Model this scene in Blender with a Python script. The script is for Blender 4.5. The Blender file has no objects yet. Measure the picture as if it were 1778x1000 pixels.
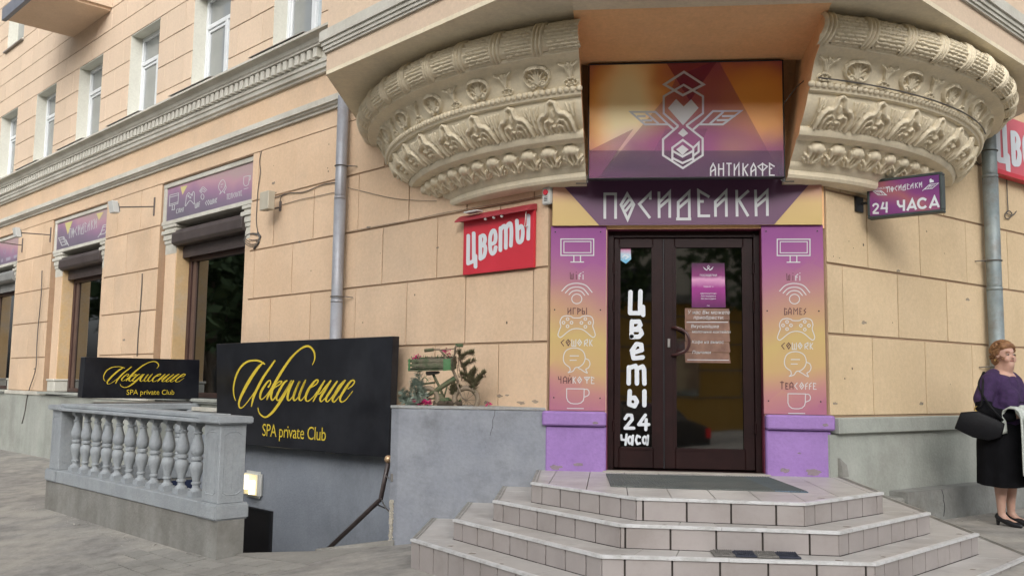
import bpy, bmesh, math, random
import numpy as np
from math import sin, cos, pi, radians, atan2, sqrt
from mathutils import Vector, Matrix, Euler
random.seed(7); rng = np.random.default_rng(7)
S = bpy.context.scene
COL = S.collection

# ------------------------------------------------------------------ camera, world, sun, exposure
FPX, PITCH, ROLL, AX = 1600., radians(5.92), radians(.79), radians(96.1)
CAM = np.array([-0.66997, -8.4512, 1.37])
_a = np.array([cos(AX), sin(AX), 0]); _r = np.array([sin(AX), -cos(AX), 0]); _z = np.array([0, 0, 1.])
_fw = _a*cos(PITCH)+_z*sin(PITCH); _up = -_a*sin(PITCH)+_z*cos(PITCH)
cr, sr = cos(ROLL), sin(ROLL)
# image x axis (to the right) and y axis (down) written in world space
img_x = _r*cr + (_up)*(sr)
img_y = _r*sr - (_up)*cr
cam = bpy.data.cameras.new('camera'); camo = bpy.data.objects.new('camera', cam); COL.objects.link(camo)
cam.sensor_width = 36; cam.lens = 36*FPX/1778; cam.clip_end = 500; cam.clip_start = .05
mx = Matrix.Identity(4)
for i in range(3):
    mx[i][0] = img_x[i]; mx[i][1] = -img_y[i]; mx[i][2] = -_fw[i]; mx[i][3] = CAM[i]
camo.matrix_world = mx; S.camera = camo
w = bpy.data.worlds.new('World'); S.world = w; w.use_nodes = True
nt = w.node_tree; bg = nt.nodes['Background']; sky = nt.nodes.new('ShaderNodeTexSky'); sky.sky_type = 'NISHITA'
sky.sun_disc = False; sky.sun_elevation = radians(26); sky.sun_rotation = radians(176); sky.air_density = 1.3; sky.dust_density = 5; sky.ozone_density = 1
bwn = nt.nodes.new('ShaderNodeRGBToBW'); mixn = nt.nodes.new('ShaderNodeMix'); mixn.data_type = 'RGBA'
mixn.inputs[0].default_value = .82
nt.links.new(sky.outputs[0], bwn.inputs[0]); nt.links.new(sky.outputs[0], mixn.inputs[6])
tint = nt.nodes.new('ShaderNodeMix'); tint.data_type = 'RGBA'; tint.blend_type = 'MULTIPLY'; tint.inputs[0].default_value = 1
tint.inputs[7].default_value = (.98, 1., 1.04, 1)
nt.links.new(bwn.outputs[0], tint.inputs[6]); nt.links.new(tint.outputs[2], mixn.inputs[7]); nt.links.new(mixn.outputs[2], bg.inputs[0])
bg.inputs[1].default_value = .15
sl = bpy.data.lights.new('sun', 'SUN'); so = bpy.data.objects.new('sun', sl); COL.objects.link(so)
sl.energy = 1.15; sl.angle = radians(75); sl.color = (1, .97, .92)
so.rotation_euler = (radians(62), 0, radians(4))     # high soft sun behind the camera, a little to the left
S.view_settings.view_transform = 'Standard'; S.view_settings.look = 'None'; S.view_settings.exposure = .62; S.view_settings.gamma = 1
S.render.engine = 'CYCLES'

# ------------------------------------------------------------------ frames
TL, TR = AX+radians(44.6), AX-radians(53.3)
dL = np.array([cos(TL), sin(TL), 0]); oL = np.array([cos(TL+pi/2), sin(TL+pi/2), 0]); CL = np.array([-1.215, 0, 0])
dR = np.array([cos(TR), sin(TR), 0]); oR = np.array([cos(TR-pi/2), sin(TR-pi/2), 0]); CR = np.array([1.24, 0, 0])
def LW(u, o, z): return CL+dL*u+oL*o+_z*z                # left street front
def RW(u, o, z): return CR+dR*u+oR*o+_z*z                # right street front
def DW(x, o, z): return np.array([x, -o, z])             # the cut corner with the door
def WW(x, y, z): return np.array([x, y, z])
def ray(px, py): return _fw*FPX+img_x*(px-889)+img_y*(py-500)
def onplane(px, py, p0, n):
    d = ray(px, py); return CAM+d*((np.asarray(p0, float)-CAM)@n/(d@n))
def onD(px, py, o=0.): return onplane(px, py, (0, -o, 0), np.array([0, 1., 0]))
def onL(px, py, o=0.): return onplane(px, py, CL+oL*o, oL)
def onR(px, py, o=0.): return onplane(px, py, CR+oR*o, oR)
def onZ(px, py, z=0.): return onplane(px, py, (0, 0, z), _z)
def uo(p): q = np.asarray(p)-CL; return float(q@dL), float(q@oL)
def proj(p):
    d = np.asarray(p, float)-CAM; k = d@_fw
    return (889+FPX*(d@img_x)/k, 500+FPX*(d@img_y)/k) if k > 0 else (-9e9, -9e9)
def inview(p, m=60): x, y = proj(p); return -m < x < 1778+m and -m < y < 1000+m

# ------------------------------------------------------------------ object helpers
def tag(o, label=None, cat=None, group=None, kind=None):
    if label: o['label'] = label
    if cat: o['category'] = cat
    if group: o['group'] = group
    if kind: o['kind'] = kind
    return o
def empty(name, loc, label, cat, group=None):
    o = bpy.data.objects.new(name, None); COL.objects.link(o); o.location = tuple(float(v) for v in loc); o.empty_display_size = .1
    return tag(o, label, cat, group)
def rootloc(p):
    l = Vector((0, 0, 0))
    while p is not None: l += p.location; p = p.parent
    return np.array(l)
def mesh_obj(name, V, F, mat, parent=None, smooth=False, recalc=False, mats=None):
    me = bpy.data.meshes.new(name); off = rootloc(parent)
    V = np.asarray(V, float)-off
    me.from_pydata([tuple(v) for v in V.tolist()], [], [list(f) for f in F])
    if recalc:
        b = bmesh.new(); b.from_mesh(me); bmesh.ops.recalc_face_normals(b, faces=b.faces); b.to_mesh(me); b.free()
    if smooth: me.polygons.foreach_set('use_smooth', [True]*len(me.polygons))
    me.materials.append(mat); o = bpy.data.objects.new(name, me); COL.objects.link(o); o.parent = parent
    return o
class MB:
    def __init__(s): s.V = []; s.F = []
    def add(s, V, F):
        n = len(s.V); s.V += [tuple(float(c) for c in v) for v in V]; s.F += [[i+n for i in f] for f in F]; return s
    def box(s, x0, x1, y0, y1, z0, z1, W=WW):
        P = [W(x, y, z) for x in (x0, x1) for y in (y0, y1) for z in (z0, z1)]
        return s.add(P, [(0, 1, 3, 2), (4, 6, 7, 5), (0, 4, 5, 1), (2, 3, 7, 6), (0, 2, 6, 4), (1, 5, 7, 3)])
    def prism(s, poly, off):               # poly: list of 3d points, off: 3d vector
        n = len(poly); off = np.asarray(off, float)
        P = [np.asarray(p, float) for p in poly]; Q = [p+off for p in P]
        return s.add(P+Q, [list(range(n))[::-1], list(range(n, 2*n))]+[(i, (i+1) % n, n+(i+1) % n, n+i) for i in range(n)])
    def tube(s, pts, r, n=8, caps=True):
        P = [Vector(tuple(map(float, p))) for p in pts]; m = len(P); R = r if hasattr(r, '__len__') else [r]*m
        t0 = (P[1]-P[0]).normalized(); up = Vector((0, 0, 1)) if abs(t0.z) < .9 else Vector((1, 0, 0))
        nx = t0.cross(up).normalized(); V = []; F = []
        for i in range(m):
            t = ((P[min(i+1, m-1)]-P[max(i-1, 0)])).normalized(); nx = (nx-t*nx.dot(t)).normalized(); ny = t.cross(nx)
            for k in range(n):
                a = 2*pi*k/n; V.append(P[i]+(nx*cos(a)+ny*sin(a))*R[i])
        for i in range(m-1):
            for k in range(n): F.append((i*n+k, i*n+(k+1) % n, (i+1)*n+(k+1) % n, (i+1)*n+k))
        if caps: F += [list(range(n))[::-1], [(m-1)*n+k for k in range(n)]]
        return s.add(V, F)
    def lathe(s, prof, c, n=24, square=None):  # prof: (r,z) list; c: base point
        V = []; F = []
        for r, z in prof:
            for k in range(n):
                a = 2*pi*k/n; V.append((c[0]+r*cos(a), c[1]+r*sin(a), c[2]+z))
        for i in range(len(prof)-1):
            for k in range(n): F.append((i*n+k, i*n+(k+1) % n, (i+1)*n+(k+1) % n, (i+1)*n+k))
        F += [list(range(n))[::-1], [(len(prof)-1)*n+k for k in range(n)]]
        return s.add(V, F)
    def ball(s, c, r, nu=12, nv=8, sc=(1, 1, 1)):
        V = []; F = []
        for j in range(nv+1):
            th = pi*j/nv
            for k in range(nu):
                a = 2*pi*k/nu; V.append((c[0]+r*sc[0]*sin(th)*cos(a), c[1]+r*sc[1]*sin(th)*sin(a), c[2]+r*sc[2]*cos(th)))
        for j in range(nv):
            for k in range(nu): F.append((j*nu+k, (j+1)*nu+k, (j+1)*nu+(k+1) % nu, j*nu+(k+1) % nu))
        return s.add(V, F)
    def build(s, name, mat, parent=None, smooth=False, recalc=True, bevel=0, seg=1):
        o = mesh_obj(name, s.V, s.F, mat, parent, smooth, True)
        if bevel:
            b = bmesh.new(); b.from_mesh(o.data)
            bmesh.ops.bevel(b, geom=b.edges[:], offset=bevel, segments=seg, affect='EDGES', clamp_overlap=True); b.to_mesh(o.data); b.free()
        return o
def smooth_auto(o, ang=40):
    me = o.data; me.polygons.foreach_set('use_smooth', [True]*len(me.polygons))
    b = bmesh.new(); b.from_mesh(me)
    for e in b.edges:
        e.smooth = not (len(e.link_faces) == 2 and e.calc_face_angle(0) > radians(ang))
    b.to_mesh(me); b.free(); return o

# ------------------------------------------------------------------ materials
MT = {}
def mat(name, rgb, rgb2=None, scale=2., rough=.8, bump=0., bscale=60., metal=0., streak=0., spec=.5, dirt=None, dscale=.7, damt=.5, detail=5., emis=None, var=0.):
    m = bpy.data.materials.new(name); m.use_nodes = True; N = m.node_tree.nodes; K = m.node_tree.links; p = N['Principled BSDF']
    p.inputs['Roughness'].default_value = rough; p.inputs['Metallic'].default_value = metal; p.inputs['Specular IOR Level'].default_value = spec
    tc = N.new('ShaderNodeTexCoord'); rgb = tuple(rgb)+(1,)
    src = None
    if rgb2:
        nz = N.new('ShaderNodeTexNoise'); nz.inputs['Scale'].default_value = scale; nz.inputs['Detail'].default_value = detail; nz.inputs['Roughness'].default_value = .6
        K.new(tc.outputs['Object'], nz.inputs['Vector'])
        rp = N.new('ShaderNodeValToRGB'); rp.color_ramp.elements[0].position = .32; rp.color_ramp.elements[1].position = .68
        rp.color_ramp.elements[0].color = rgb; rp.color_ramp.elements[1].color = tuple(rgb2)+(1,)
        K.new(nz.outputs['Fac'], rp.inputs[0]); src = rp.outputs[0]
    if streak:
        mp = N.new('ShaderNodeMapping'); mp.inputs['Scale'].default_value = (2.6, 2.6, .28); K.new(tc.outputs['Object'], mp.inputs[0])
        n2 = N.new('ShaderNodeTexNoise'); n2.inputs['Scale'].default_value = 1.; n2.inputs['Detail'].default_value = 6; K.new(mp.outputs[0], n2.inputs['Vector'])
        mr = N.new('ShaderNodeMapRange'); mr.inputs[1].default_value = .45; mr.inputs[2].default_value = .8; mr.inputs[3].default_value = 1; mr.inputs[4].default_value = 1-streak
        K.new(n2.outputs['Fac'], mr.inputs[0])
        mu = N.new('ShaderNodeMix'); mu.data_type = 'RGBA'; mu.blend_type = 'MULTIPLY'; mu.inputs[0].default_value = 1
        if src: K.new(src, mu.inputs[6])
        else: mu.inputs[6].default_value = rgb
        K.new(mr.outputs[0], mu.inputs[7]); src = mu.outputs[2]
    if dirt:
        n3 = N.new('ShaderNodeTexNoise'); n3.inputs['Scale'].default_value = dscale; n3.inputs['Detail'].default_value = 8; n3.inputs['Roughness'].default_value = .7; K.new(tc.outputs['Object'], n3.inputs['Vector'])
        mr = N.new('ShaderNodeMapRange'); mr.inputs[1].default_value = .46; mr.inputs[2].default_value = .66; mr.inputs[3].default_value = 0; mr.inputs[4].default_value = damt
        K.new(n3.outputs['Fac'], mr.inputs[0])
        mu = N.new('ShaderNodeMix'); mu.data_type = 'RGBA'; K.new(mr.outputs[0], mu.inputs[0])
        if src: K.new(src, mu.inputs[6])
        else: mu.inputs[6].default_value = rgb
        mu.inputs[7].default_value = tuple(dirt)+(1,); src = mu.outputs[2]
    if rough >= .75 and src:
        ng = N.new('ShaderNodeTexNoise'); ng.inputs['Scale'].default_value = 28; ng.inputs['Detail'].default_value = 6; ng.inputs['Roughness'].default_value = .75; K.new(tc.outputs['Object'], ng.inputs['Vector'])
        mr = N.new('ShaderNodeMapRange'); mr.inputs[1].default_value = .3; mr.inputs[2].default_value = .7; mr.inputs[3].default_value = .90; mr.inputs[4].default_value = 1.07
        K.new(ng.outputs['Fac'], mr.inputs[0]); mu = N.new('ShaderNodeMix'); mu.data_type = 'RGBA'; mu.blend_type = 'MULTIPLY'; mu.inputs[0].default_value = 1
        K.new(src, mu.inputs[6]); K.new(mr.outputs[0], mu.inputs[7]); src = mu.outputs[2]
    if var:
        oi = N.new('ShaderNodeObjectInfo'); mr = N.new('ShaderNodeMapRange'); mr.inputs[3].default_value = 1-var; mr.inputs[4].default_value = 1+var*.6
        K.new(oi.outputs['Random'], mr.inputs[0]); mu = N.new('ShaderNodeMix'); mu.data_type = 'RGBA'; mu.blend_type = 'MULTIPLY'; mu.inputs[0].default_value = 1
        if src: K.new(src, mu.inputs[6])
        else: mu.inputs[6].default_value = rgb
        K.new(mr.outputs[0], mu.inputs[7]); src = mu.outputs[2]
    if src: K.new(src, p.inputs['Base Color'])
    else: p.inputs['Base Color'].default_value = rgb
    if bump:
        nb = N.new('ShaderNodeTexNoise'); nb.inputs['Scale'].default_value = bscale; nb.inputs['Detail'].default_value = 4; K.new(tc.outputs['Object'], nb.inputs['Vector'])
        bp = N.new('ShaderNodeBump'); bp.inputs['Strength'].default_value = bump; bp.inputs['Distance'].default_value = .01
        K.new(nb.outputs['Fac'], bp.inputs['Height']); K.new(bp.outputs[0], p.inputs['Normal'])
    if emis:
        p.inputs['Emission Color'].default_value = tuple(emis[:3])+(1,); p.inputs['Emission Strength'].default_value = emis[3]
    MT[name] = m; return m
peach = mat('peach_plaster', (.67, .475, .31), (.73, .535, .365), 1.1, .9, .25, 90, streak=.06, dirt=(.51, .39, .28), dscale=.5, damt=.5, var=.05)
peachR = mat('yellow_peach_plaster', (.63, .475, .29), (.69, .53, .34), 1.1, .9, .25, 90, streak=.06, dirt=(.48, .36, .22), dscale=.6, damt=.5, var=.05)
peachU = mat('pale_peach_plaster', (.66, .51, .375), (.71, .56, .42), 1.0, .9, .2, 90, streak=.06, dirt=(.55, .42, .29), dscale=.5, damt=.4, var=.05)
joint = mat('joint_plaster', (.36, .245, .155), (.42, .29, .19), 3, .95)
joint2 = mat('pale_joint_plaster', (.38, .27, .19), (.43, .31, .22), 3, .95)
yel = mat('ochre_reveal_plaster', (.60, .40, .19), (.66, .46, .25), 2, .9, .2, 80, streak=.1, dirt=(.5, .45, .38), dscale=1.5, damt=.5)
cream = mat('cream_stucco', (.76, .66, .475), (.82, .725, .54), 2.5, .75, .25, 45, streak=.08, dirt=(.52, .46, .35), dscale=1.3, damt=.5)
trim = mat('grey_cream_trim', (.55, .53, .46), (.62, .60, .53), 2.5, .85, .2, 60, streak=.15, dirt=(.38, .35, .29), dscale=1.1, damt=.6)
gree = mat('green_grey_reveal', (.62, .61, .53), (.67, .66, .58), 2., .9, .15, 60, streak=.08)
salmon = mat('salmon_niche_plaster', (.88, .52, .25), (.92, .57, .30), 1.5, .85, .2, 70, streak=.05, dirt=(.66, .38, .2), dscale=1, damt=.4)
plin = mat('grey_green_plinth', (.33, .35, .31), (.42, .43, .39), 1.6, .9, .4, 40, streak=.25, dirt=(.24, .24, .21), dscale=.9, damt=.6)
bluegrey = mat('blue_grey_render', (.25, .275, .315), (.30, .325, .365), 1.3, .85, .3, 45, streak=.10, dirt=(.17, .185, .205), dscale=.8, damt=.6)
bal = mat('painted_grey_concrete', (.30, .325, .345), (.36, .385, .40), 3, .8, .5, 50, streak=.15, dirt=(.24, .25, .25), dscale=2.2, damt=.5)
conc = mat('dirty_concrete', (.23, .225, .205), (.31, .305, .28), 2.4, .95, .6, 35, streak=.3, dirt=(.16, .15, .13), dscale=1.3, damt=.7)
purple = mat('purple_paint', (.29, .165, .42), (.34, .20, .48), 2.2, .75, .45, 30, streak=.12, dirt=(.25, .15, .36), dscale=2, damt=.5)
maroon = mat('maroon_paint', (.13, .018, .04), (.17, .025, .055), 3, .6, .2, 40)
brown = mat('dark_brown_profile', (.016, .006, .006), (.024, .009, .0085), 6, .42, .05, 20, spec=.22, streak=.3)
brown2 = mat('brown_window_frame', (.05, .024, .02), (.07, .035, .028), 5, .45, .05, 20, spec=.5)
shut = mat('brown_roller_shutter', (.052, .038, .036), (.08, .062, .058), 3, .5, .1, 40, streak=.3, spec=.4)
shut2 = mat('grey_roller_shutter', (.22, .22, .21), (.28, .28, .27), 3, .5, .1, 40, streak=.3, spec=.4)
white = mat('white_pvc', (.66, .69, .70), (.72, .74, .75), 4, .35, spec=.5, streak=.08)
tile = mat('shade_toned_pinkish_riser', (.375, .335, .32), (.44, .40, .38), 5., .42, .06, 120, streak=.1, dirt=(.24, .205, .185), dscale=2.5, damt=.55, var=.06)  # risers: base colour darkened for the weaker light on upright faces
tread = mat('lit_toned_beige_tread', (.455, .43, .405), (.52, .495, .465), 5., .4, .06, 120, dirt=(.29, .265, .24), dscale=2.2, damt=.6, var=.06)  # treads: paler base colour carries the stronger light on the tops
grout = mat('dark_grout', (.045, .038, .034), (.08, .07, .06), 8, .95)
nose = mat('aluminium_nosing', (.74, .74, .73), (.84, .84, .84), 14, .28, metal=.25, dirt=(.42, .40, .37), dscale=9, damt=.5)
nose2 = mat('dull_nosing', (.30, .29, .26), (.40, .39, .36), 14, .45, metal=.3, dirt=(.18, .16, .14), dscale=9, damt=.6)
pave = mat('dusty_pavement', (.19, .18, .165), (.32, .305, .28), 5, .95, .9, 22, dirt=(.42, .39, .34), dscale=1.2, damt=.7, detail=12)
slab = mat('worn_paving_slab', (.26, .25, .225), (.33, .315, .285), 2.6, .95, .7, 40, dirt=(.21, .20, .18), dscale=1.7, damt=.5, var=.09)
pipeL = mat('pale_grey_pipe', (.30, .31, .34), (.37, .38, .41), 3, .45, .15, 20, metal=.2, streak=.4, dirt=(.22, .2, .2), dscale=4, damt=.5)
pipeR = mat('weathered_green_grey_pipe', (.19, .235, .245), (.28, .32, .32), 6, .5, .3, 25, metal=.2, streak=.5, dirt=(.15, .12, .1), dscale=5, damt=.6)
dark = mat('black_metal', (.012, .012, .014), (.02, .02, .022), 5, .45, spec=.4)
blackp = mat('black_sign_panel', (.0065, .007, .010), (.012, .013, .018), 2.5, .30, spec=.35, dirt=(.03, .032, .038), dscale=1.6, damt=.5)
yellow = mat('yellow_letter_vinyl', (.62, .46, .03), (.70, .53, .05), 6, .5)
wvin = mat('white_vinyl', (.66, .69, .72), None, rough=.45)
gvin = mat('greyish_white_vinyl', (.56, .57, .57), None, rough=.5)
dvin = mat('dark_brown_vinyl', (.09, .03, .035), None, rough=.5)
red = mat('red_sign_face', (.56, .028, .045), (.62, .035, .055), 3, .45, spec=.4, streak=.06)
redp = mat('faded_pink_red_sign_face', (.60, .10, .13), (.64, .13, .16), 3, .45)
steel = mat('brushed_steel', (.35, .33, .32), (.45, .43, .41), 8, .35, metal=.9)
brass = mat('brass_knob', (.62, .42, .25), (.68, .48, .3), 8, .35, metal=.6)
lampw = mat('grey_white_plastic', (.55, .55, .52), (.6, .6, .57), 5, .5)
cable = mat('grey_cable', (.10, .09, .08), None, rough=.6)
matg = mat('grey_green_ribbed_rubber', (.085, .10, .095), (.12, .135, .125), 5, .7, dirt=(.16, .15, .13), dscale=2, damt=.4)
matb = mat('blue_worn_ribbed_rubber', (.09, .15, .21), (.12, .18, .24), 5, .7, dirt=(.10, .12, .13), dscale=6, damt=.7)
matdark = mat('navy_rubber_pad', (.03, .035, .055), (.045, .05, .07), 30, .8, .5, 200)
matlite = mat('grey_rubber_pad', (.16, .15, .14), (.22, .21, .19), 40, .85, .6, 200)
def glass(name, base, rough=.03, spec=1.2, coat=.6, base2=None, metal=0.):
    m = mat(name, base, base2, 1.2, rough, spec=spec, metal=metal)
    m.node_tree.nodes['Principled BSDF'].inputs['IOR'].default_value = 1.9
    N = m.node_tree.nodes; K = m.node_tree.links; p = N['Principled BSDF']
    tc = N.new('ShaderNodeTexCoord'); nb = N.new('ShaderNodeTexNoise'); nb.inputs['Scale'].default_value = 1.4; nb.inputs['Detail'].default_value = 1
    bp = N.new('ShaderNodeBump'); bp.inputs['Strength'].default_value = .12; bp.inputs['Distance'].default_value = .02
    K.new(tc.outputs['Object'], nb.inputs['Vector']); K.new(nb.outputs['Fac'], bp.inputs['Height']); K.new(bp.outputs[0], p.inputs['Normal'])
    return m
gdark = glass('dark_shop_glass', (.16, .17, .18), metal=1.)
gup = glass('curtained_window_glass', (.20, .215, .21), base2=(.27, .285, .28), spec=1.)
gup2 = glass('curtained_glass_sky_tone', (.38, .43, .45), base2=(.46, .51, .53), spec=1.)  # pale blue base colour paints the sky's reflection into these panes

# print that fades from purple to gold; corners softened by noise. kind: which way the colours run
def printmat(name, stops, vec=(0, 0, 1), rng_=(0., 1.), nscale=1.6, namt=.25, rough=.45, facet=0.):
    m = bpy.data.materials.new(name); m.use_nodes = True; N = m.node_tree.nodes; K = m.node_tree.links; p = N['Principled BSDF']
    p.inputs['Roughness'].default_value = rough; p.inputs['Specular IOR Level'].default_value = .35
    tc = N.new('ShaderNodeTexCoord'); dot = N.new('ShaderNodeVectorMath'); dot.operation = 'DOT_PRODUCT'; dot.inputs[1].default_value = vec
    K.new(tc.outputs['Object'], dot.inputs[0])
    mr = N.new('ShaderNodeMapRange'); mr.inputs[1].default_value = rng_[0]; mr.inputs[2].default_value = rng_[1]; K.new(dot.outputs['Value'], mr.inputs[0])
    nz = N.new('ShaderNodeTexNoise'); nz.inputs['Scale'].default_value = nscale; nz.inputs['Detail'].default_value = 1.5; K.new(tc.outputs['Object'], nz.inputs['Vector'])
    ma = N.new('ShaderNodeMath'); ma.operation = 'MULTIPLY_ADD'; ma.inputs[1].default_value = namt*2; K.new(nz.outputs['Fac'], ma.inputs[0])
    sb = N.new('ShaderNodeMath'); sb.operation = 'SUBTRACT'; sb.inputs[1].default_value = namt; K.new(mr.outputs[0], sb.inputs[0]); K.new(sb.outputs[0], ma.inputs[2])
    last = ma.outputs[0]
    if facet:
        vo = N.new('ShaderNodeTexVoronoi'); vo.inputs['Scale'].default_value = 2.2; K.new(tc.outputs['Object'], vo.inputs['Vector'])
        sp = N.new('ShaderNodeSeparateColor'); K.new(vo.outputs['Color'], sp.inputs[0])
        mf = N.new('ShaderNodeMath'); mf.operation = 'MULTIPLY_ADD'; mf.inputs[1].default_value = facet; K.new(sp.outputs[0], mf.inputs[0]); K.new(last, mf.inputs[2]); last = mf.outputs[0]
    rp = N.new('ShaderNodeValToRGB'); e = rp.color_ramp.elements
    while len(e) < len(stops): e.new(.5)
    for i, (q, c) in enumerate(stops): e[i].position = q; e[i].color = tuple(c)+(1,)
    K.new(last, rp.inputs[0]); K.new(rp.outputs[0], p.inputs['Base Color']); MT[name] = m; return m
PUR = (.30, .11, .25); ROS = (.42, .21, .20); GOLD = (.52, .38, .17); DPUR = (.10, .03, .09); ORG = (.52, .22, .05); MAG = (.36, .06, .18)

# ------------------------------------------------------------------ strokes: flat lettering and line art
def bez(pts, n=10):
    P = [np.array(p, float) for p in pts]
    if len(P) < 3: return P
    out = []
    Q = [2*P[0]-P[1]]+P+[2*P[-1]-P[-2]]
    for i in range(1, len(Q)-2):
        for k in range(n):
            t = k/n; out.append(.5*((2*Q[i])+(-Q[i-1]+Q[i+1])*t+(2*Q[i-1]-5*Q[i]+4*Q[i+1]-Q[i+2])*t*t+(-Q[i-1]+3*Q[i]-3*Q[i+1]+Q[i+2])*t**3))
    out.append(P[-1]); return out
def ribbon(pts, wd, closed=False, rnd=False):
    """2d polyline (y down) -> outline strip verts and faces in 2d"""
    P = [np.array(p[:2], float) for p in pts]; n = len(P)
    Wd = [(p[2] if len(p) > 2 else wd)/2 for p in pts]
    V = []; F = []
    for i in range(n):
        if closed: a, b = P[i]-P[i-1], P[(i+1) % n]-P[i]
        else: a = P[i]-P[i-1] if i else P[1]-P[0]; b = P[i+1]-P[i] if i < n-1 else P[-1]-P[-2]
        a = a/(np.linalg.norm(a)+1e-9); b = b/(np.linalg.norm(b)+1e-9)
        na, nb = np.array([-a[1], a[0]]), np.array([-b[1], b[0]]); m = na+nb; L = np.linalg.norm(m)
        m = m/L if L > .2 else na
        k = 1/max(.42, m@na); V += [P[i]+m*Wd[i]*k, P[i]-m*Wd[i]*k]
    for i in range(n-1 if not closed else n):
        j = (i+1) % n; F.append((2*i, 2*i+1, 2*j+1, 2*j))
    if rnd and not closed:
        for e, (c, d) in enumerate(((P[0], P[0]-P[1]), (P[-1], P[-1]-P[-2]))):
            d = d/(np.linalg.norm(d)+1e-9); nn = np.array([-d[1], d[0]]); r = Wd[0 if e == 0 else -1]; b0 = len(V)
            for k in range(9):
                t = -pi/2+pi*k/8; V.append(c+d*cos(t)*r+nn*sin(t)*r)
            F.append(list(range(b0, b0+9)))
    return V, F
_lift = [0]
def strokes(name, items, tf, out, mat_, parent=None, wd=5, rnd=False, lift=.002, curve=False):
    """items: list of polylines (zoom coordinates), tf: 2d -> 3d point on the plane, out: outward unit vector"""
    mb = MB(); out = np.asarray(out, float)
    for it in items:
        closed = False; fill = False; w_ = wd
        if isinstance(it, tuple) and isinstance(it[0], str):
            closed = 'c' in it[0]; fill = 'f' in it[0]; cv = 's' in it[0]; w_ = it[2] if len(it) > 2 else wd; it = it[1]
        else: cv = curve
        pts = it
        if cv: pts = [tuple(q) for q in bez([tuple(p) if len(p) > 2 else (p[0], p[1], w_) for p in pts], 6)]
        _lift[0] = (_lift[0]+1) % 12; l = lift+_lift[0]*.00012
        if rnd and not fill and not closed:
            Q = [np.array(p[:2], float) for p in pts]; Wq = [(p[2] if len(p) > 2 else w_)/2 for p in pts]
            for i in range(len(Q)):
                _lift[0] = (_lift[0]+1) % 23; l = lift+_lift[0]*.00006
                if i < len(Q)-1:
                    e = Q[i+1]-Q[i]; e = e/(np.linalg.norm(e)+1e-9); nn = np.array([-e[1], e[0]])
                    mb.add([tf(*v)+out*l for v in (Q[i]+nn*Wq[i], Q[i]-nn*Wq[i], Q[i+1]-nn*Wq[i+1], Q[i+1]+nn*Wq[i+1])], [(0, 1, 2, 3)])
                mb.add([tf(*(Q[i]+Wq[i]*np.array([cos(t), sin(t)])))+out*(l+.00003) for t in np.linspace(0, 2*pi, 14)[:-1]], [list(range(13))])
            continue
        if fill: V = [np.array(p[:2], float) for p in pts]; F = [list(range(len(V)))]
        else: V, F = ribbon(pts, w_, closed, rnd)
        mb.add([tf(v[0], v[1])+out*l for v in V], F)
    o = mesh_obj(name, mb.V, mb.F, mat_, parent)
    # make faces look outward
    me = o.data; b = bmesh.new(); b.from_mesh(me); ov = Vector(tuple(out))
    fl = [f for f in b.faces if f.normal.dot(ov) < 0]
    bmesh.ops.reverse_faces(b, faces=fl); b.to_mesh(me); b.free()
    return o
def text_obj(name, s, p0, xd, yd, out, size, mat_, parent=None, shear=0., align='LEFT', sx=1., spacing=1.):
    cu = bpy.data.curves.new('t', 'FONT'); cu.body = s; cu.size = size; cu.shear = shear; cu.align_x = align; cu.space_character = spacing; cu.resolution_u = 3
    t = bpy.data.objects.new('t', cu); COL.objects.link(t); bpy.context.view_layer.update()
    dg = bpy.context.evaluated_depsgraph_get(); me = t.evaluated_get(dg).to_mesh()
    V = [np.asarray(p0, float)+np.asarray(xd)*v.co.x*sx+np.asarray(yd)*v.co.y+np.asarray(out)*.0025 for v in me.vertices]; F = [tuple(p.vertices) for p in me.polygons]
    COL.objects.unlink(t); bpy.data.objects.remove(t)
    return mesh_obj(name, V, F, mat_, parent)
def zc(s, x0, y0): return lambda x, y: (x/s+x0, y/s+y0)
def pl_tf(zf, plane):      # zoom coords -> photo px -> point on plane
    return lambda x, y: plane(*zf(x, y))
def clip(poly, conv):
    out = [np.array(p, float) for p in poly]; n = len(conv)
    ar = sum(conv[i][0]*conv[(i+1) % n][1]-conv[(i+1) % n][0]*conv[i][1] for i in range(n)); sg = 1 if ar > 0 else -1
    for i in range(n):
        a = np.array(conv[i], float); e = np.array(conv[(i+1) % n], float)-a; nn = np.array([-e[1], e[0]])*sg
        res = []
        for k in range(len(out)):
            p, q = out[k], out[(k+1) % len(out)]; dp, dq = (p-a)@nn, (q-a)@nn
            if dp >= 0: res.append(p)
            if (dp > 0) != (dq > 0) and dp != dq: res.append(p+(q-p)*dp/(dp-dq))
        out = res
        if len(out) < 3: return []
    ar = 0
    for k in range(len(out)): ar += out[k][0]*out[(k+1) % len(out)][1]-out[(k+1) % len(out)][0]*out[k][1]
    return out if abs(ar)/2 > 4e-4 else []
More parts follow.
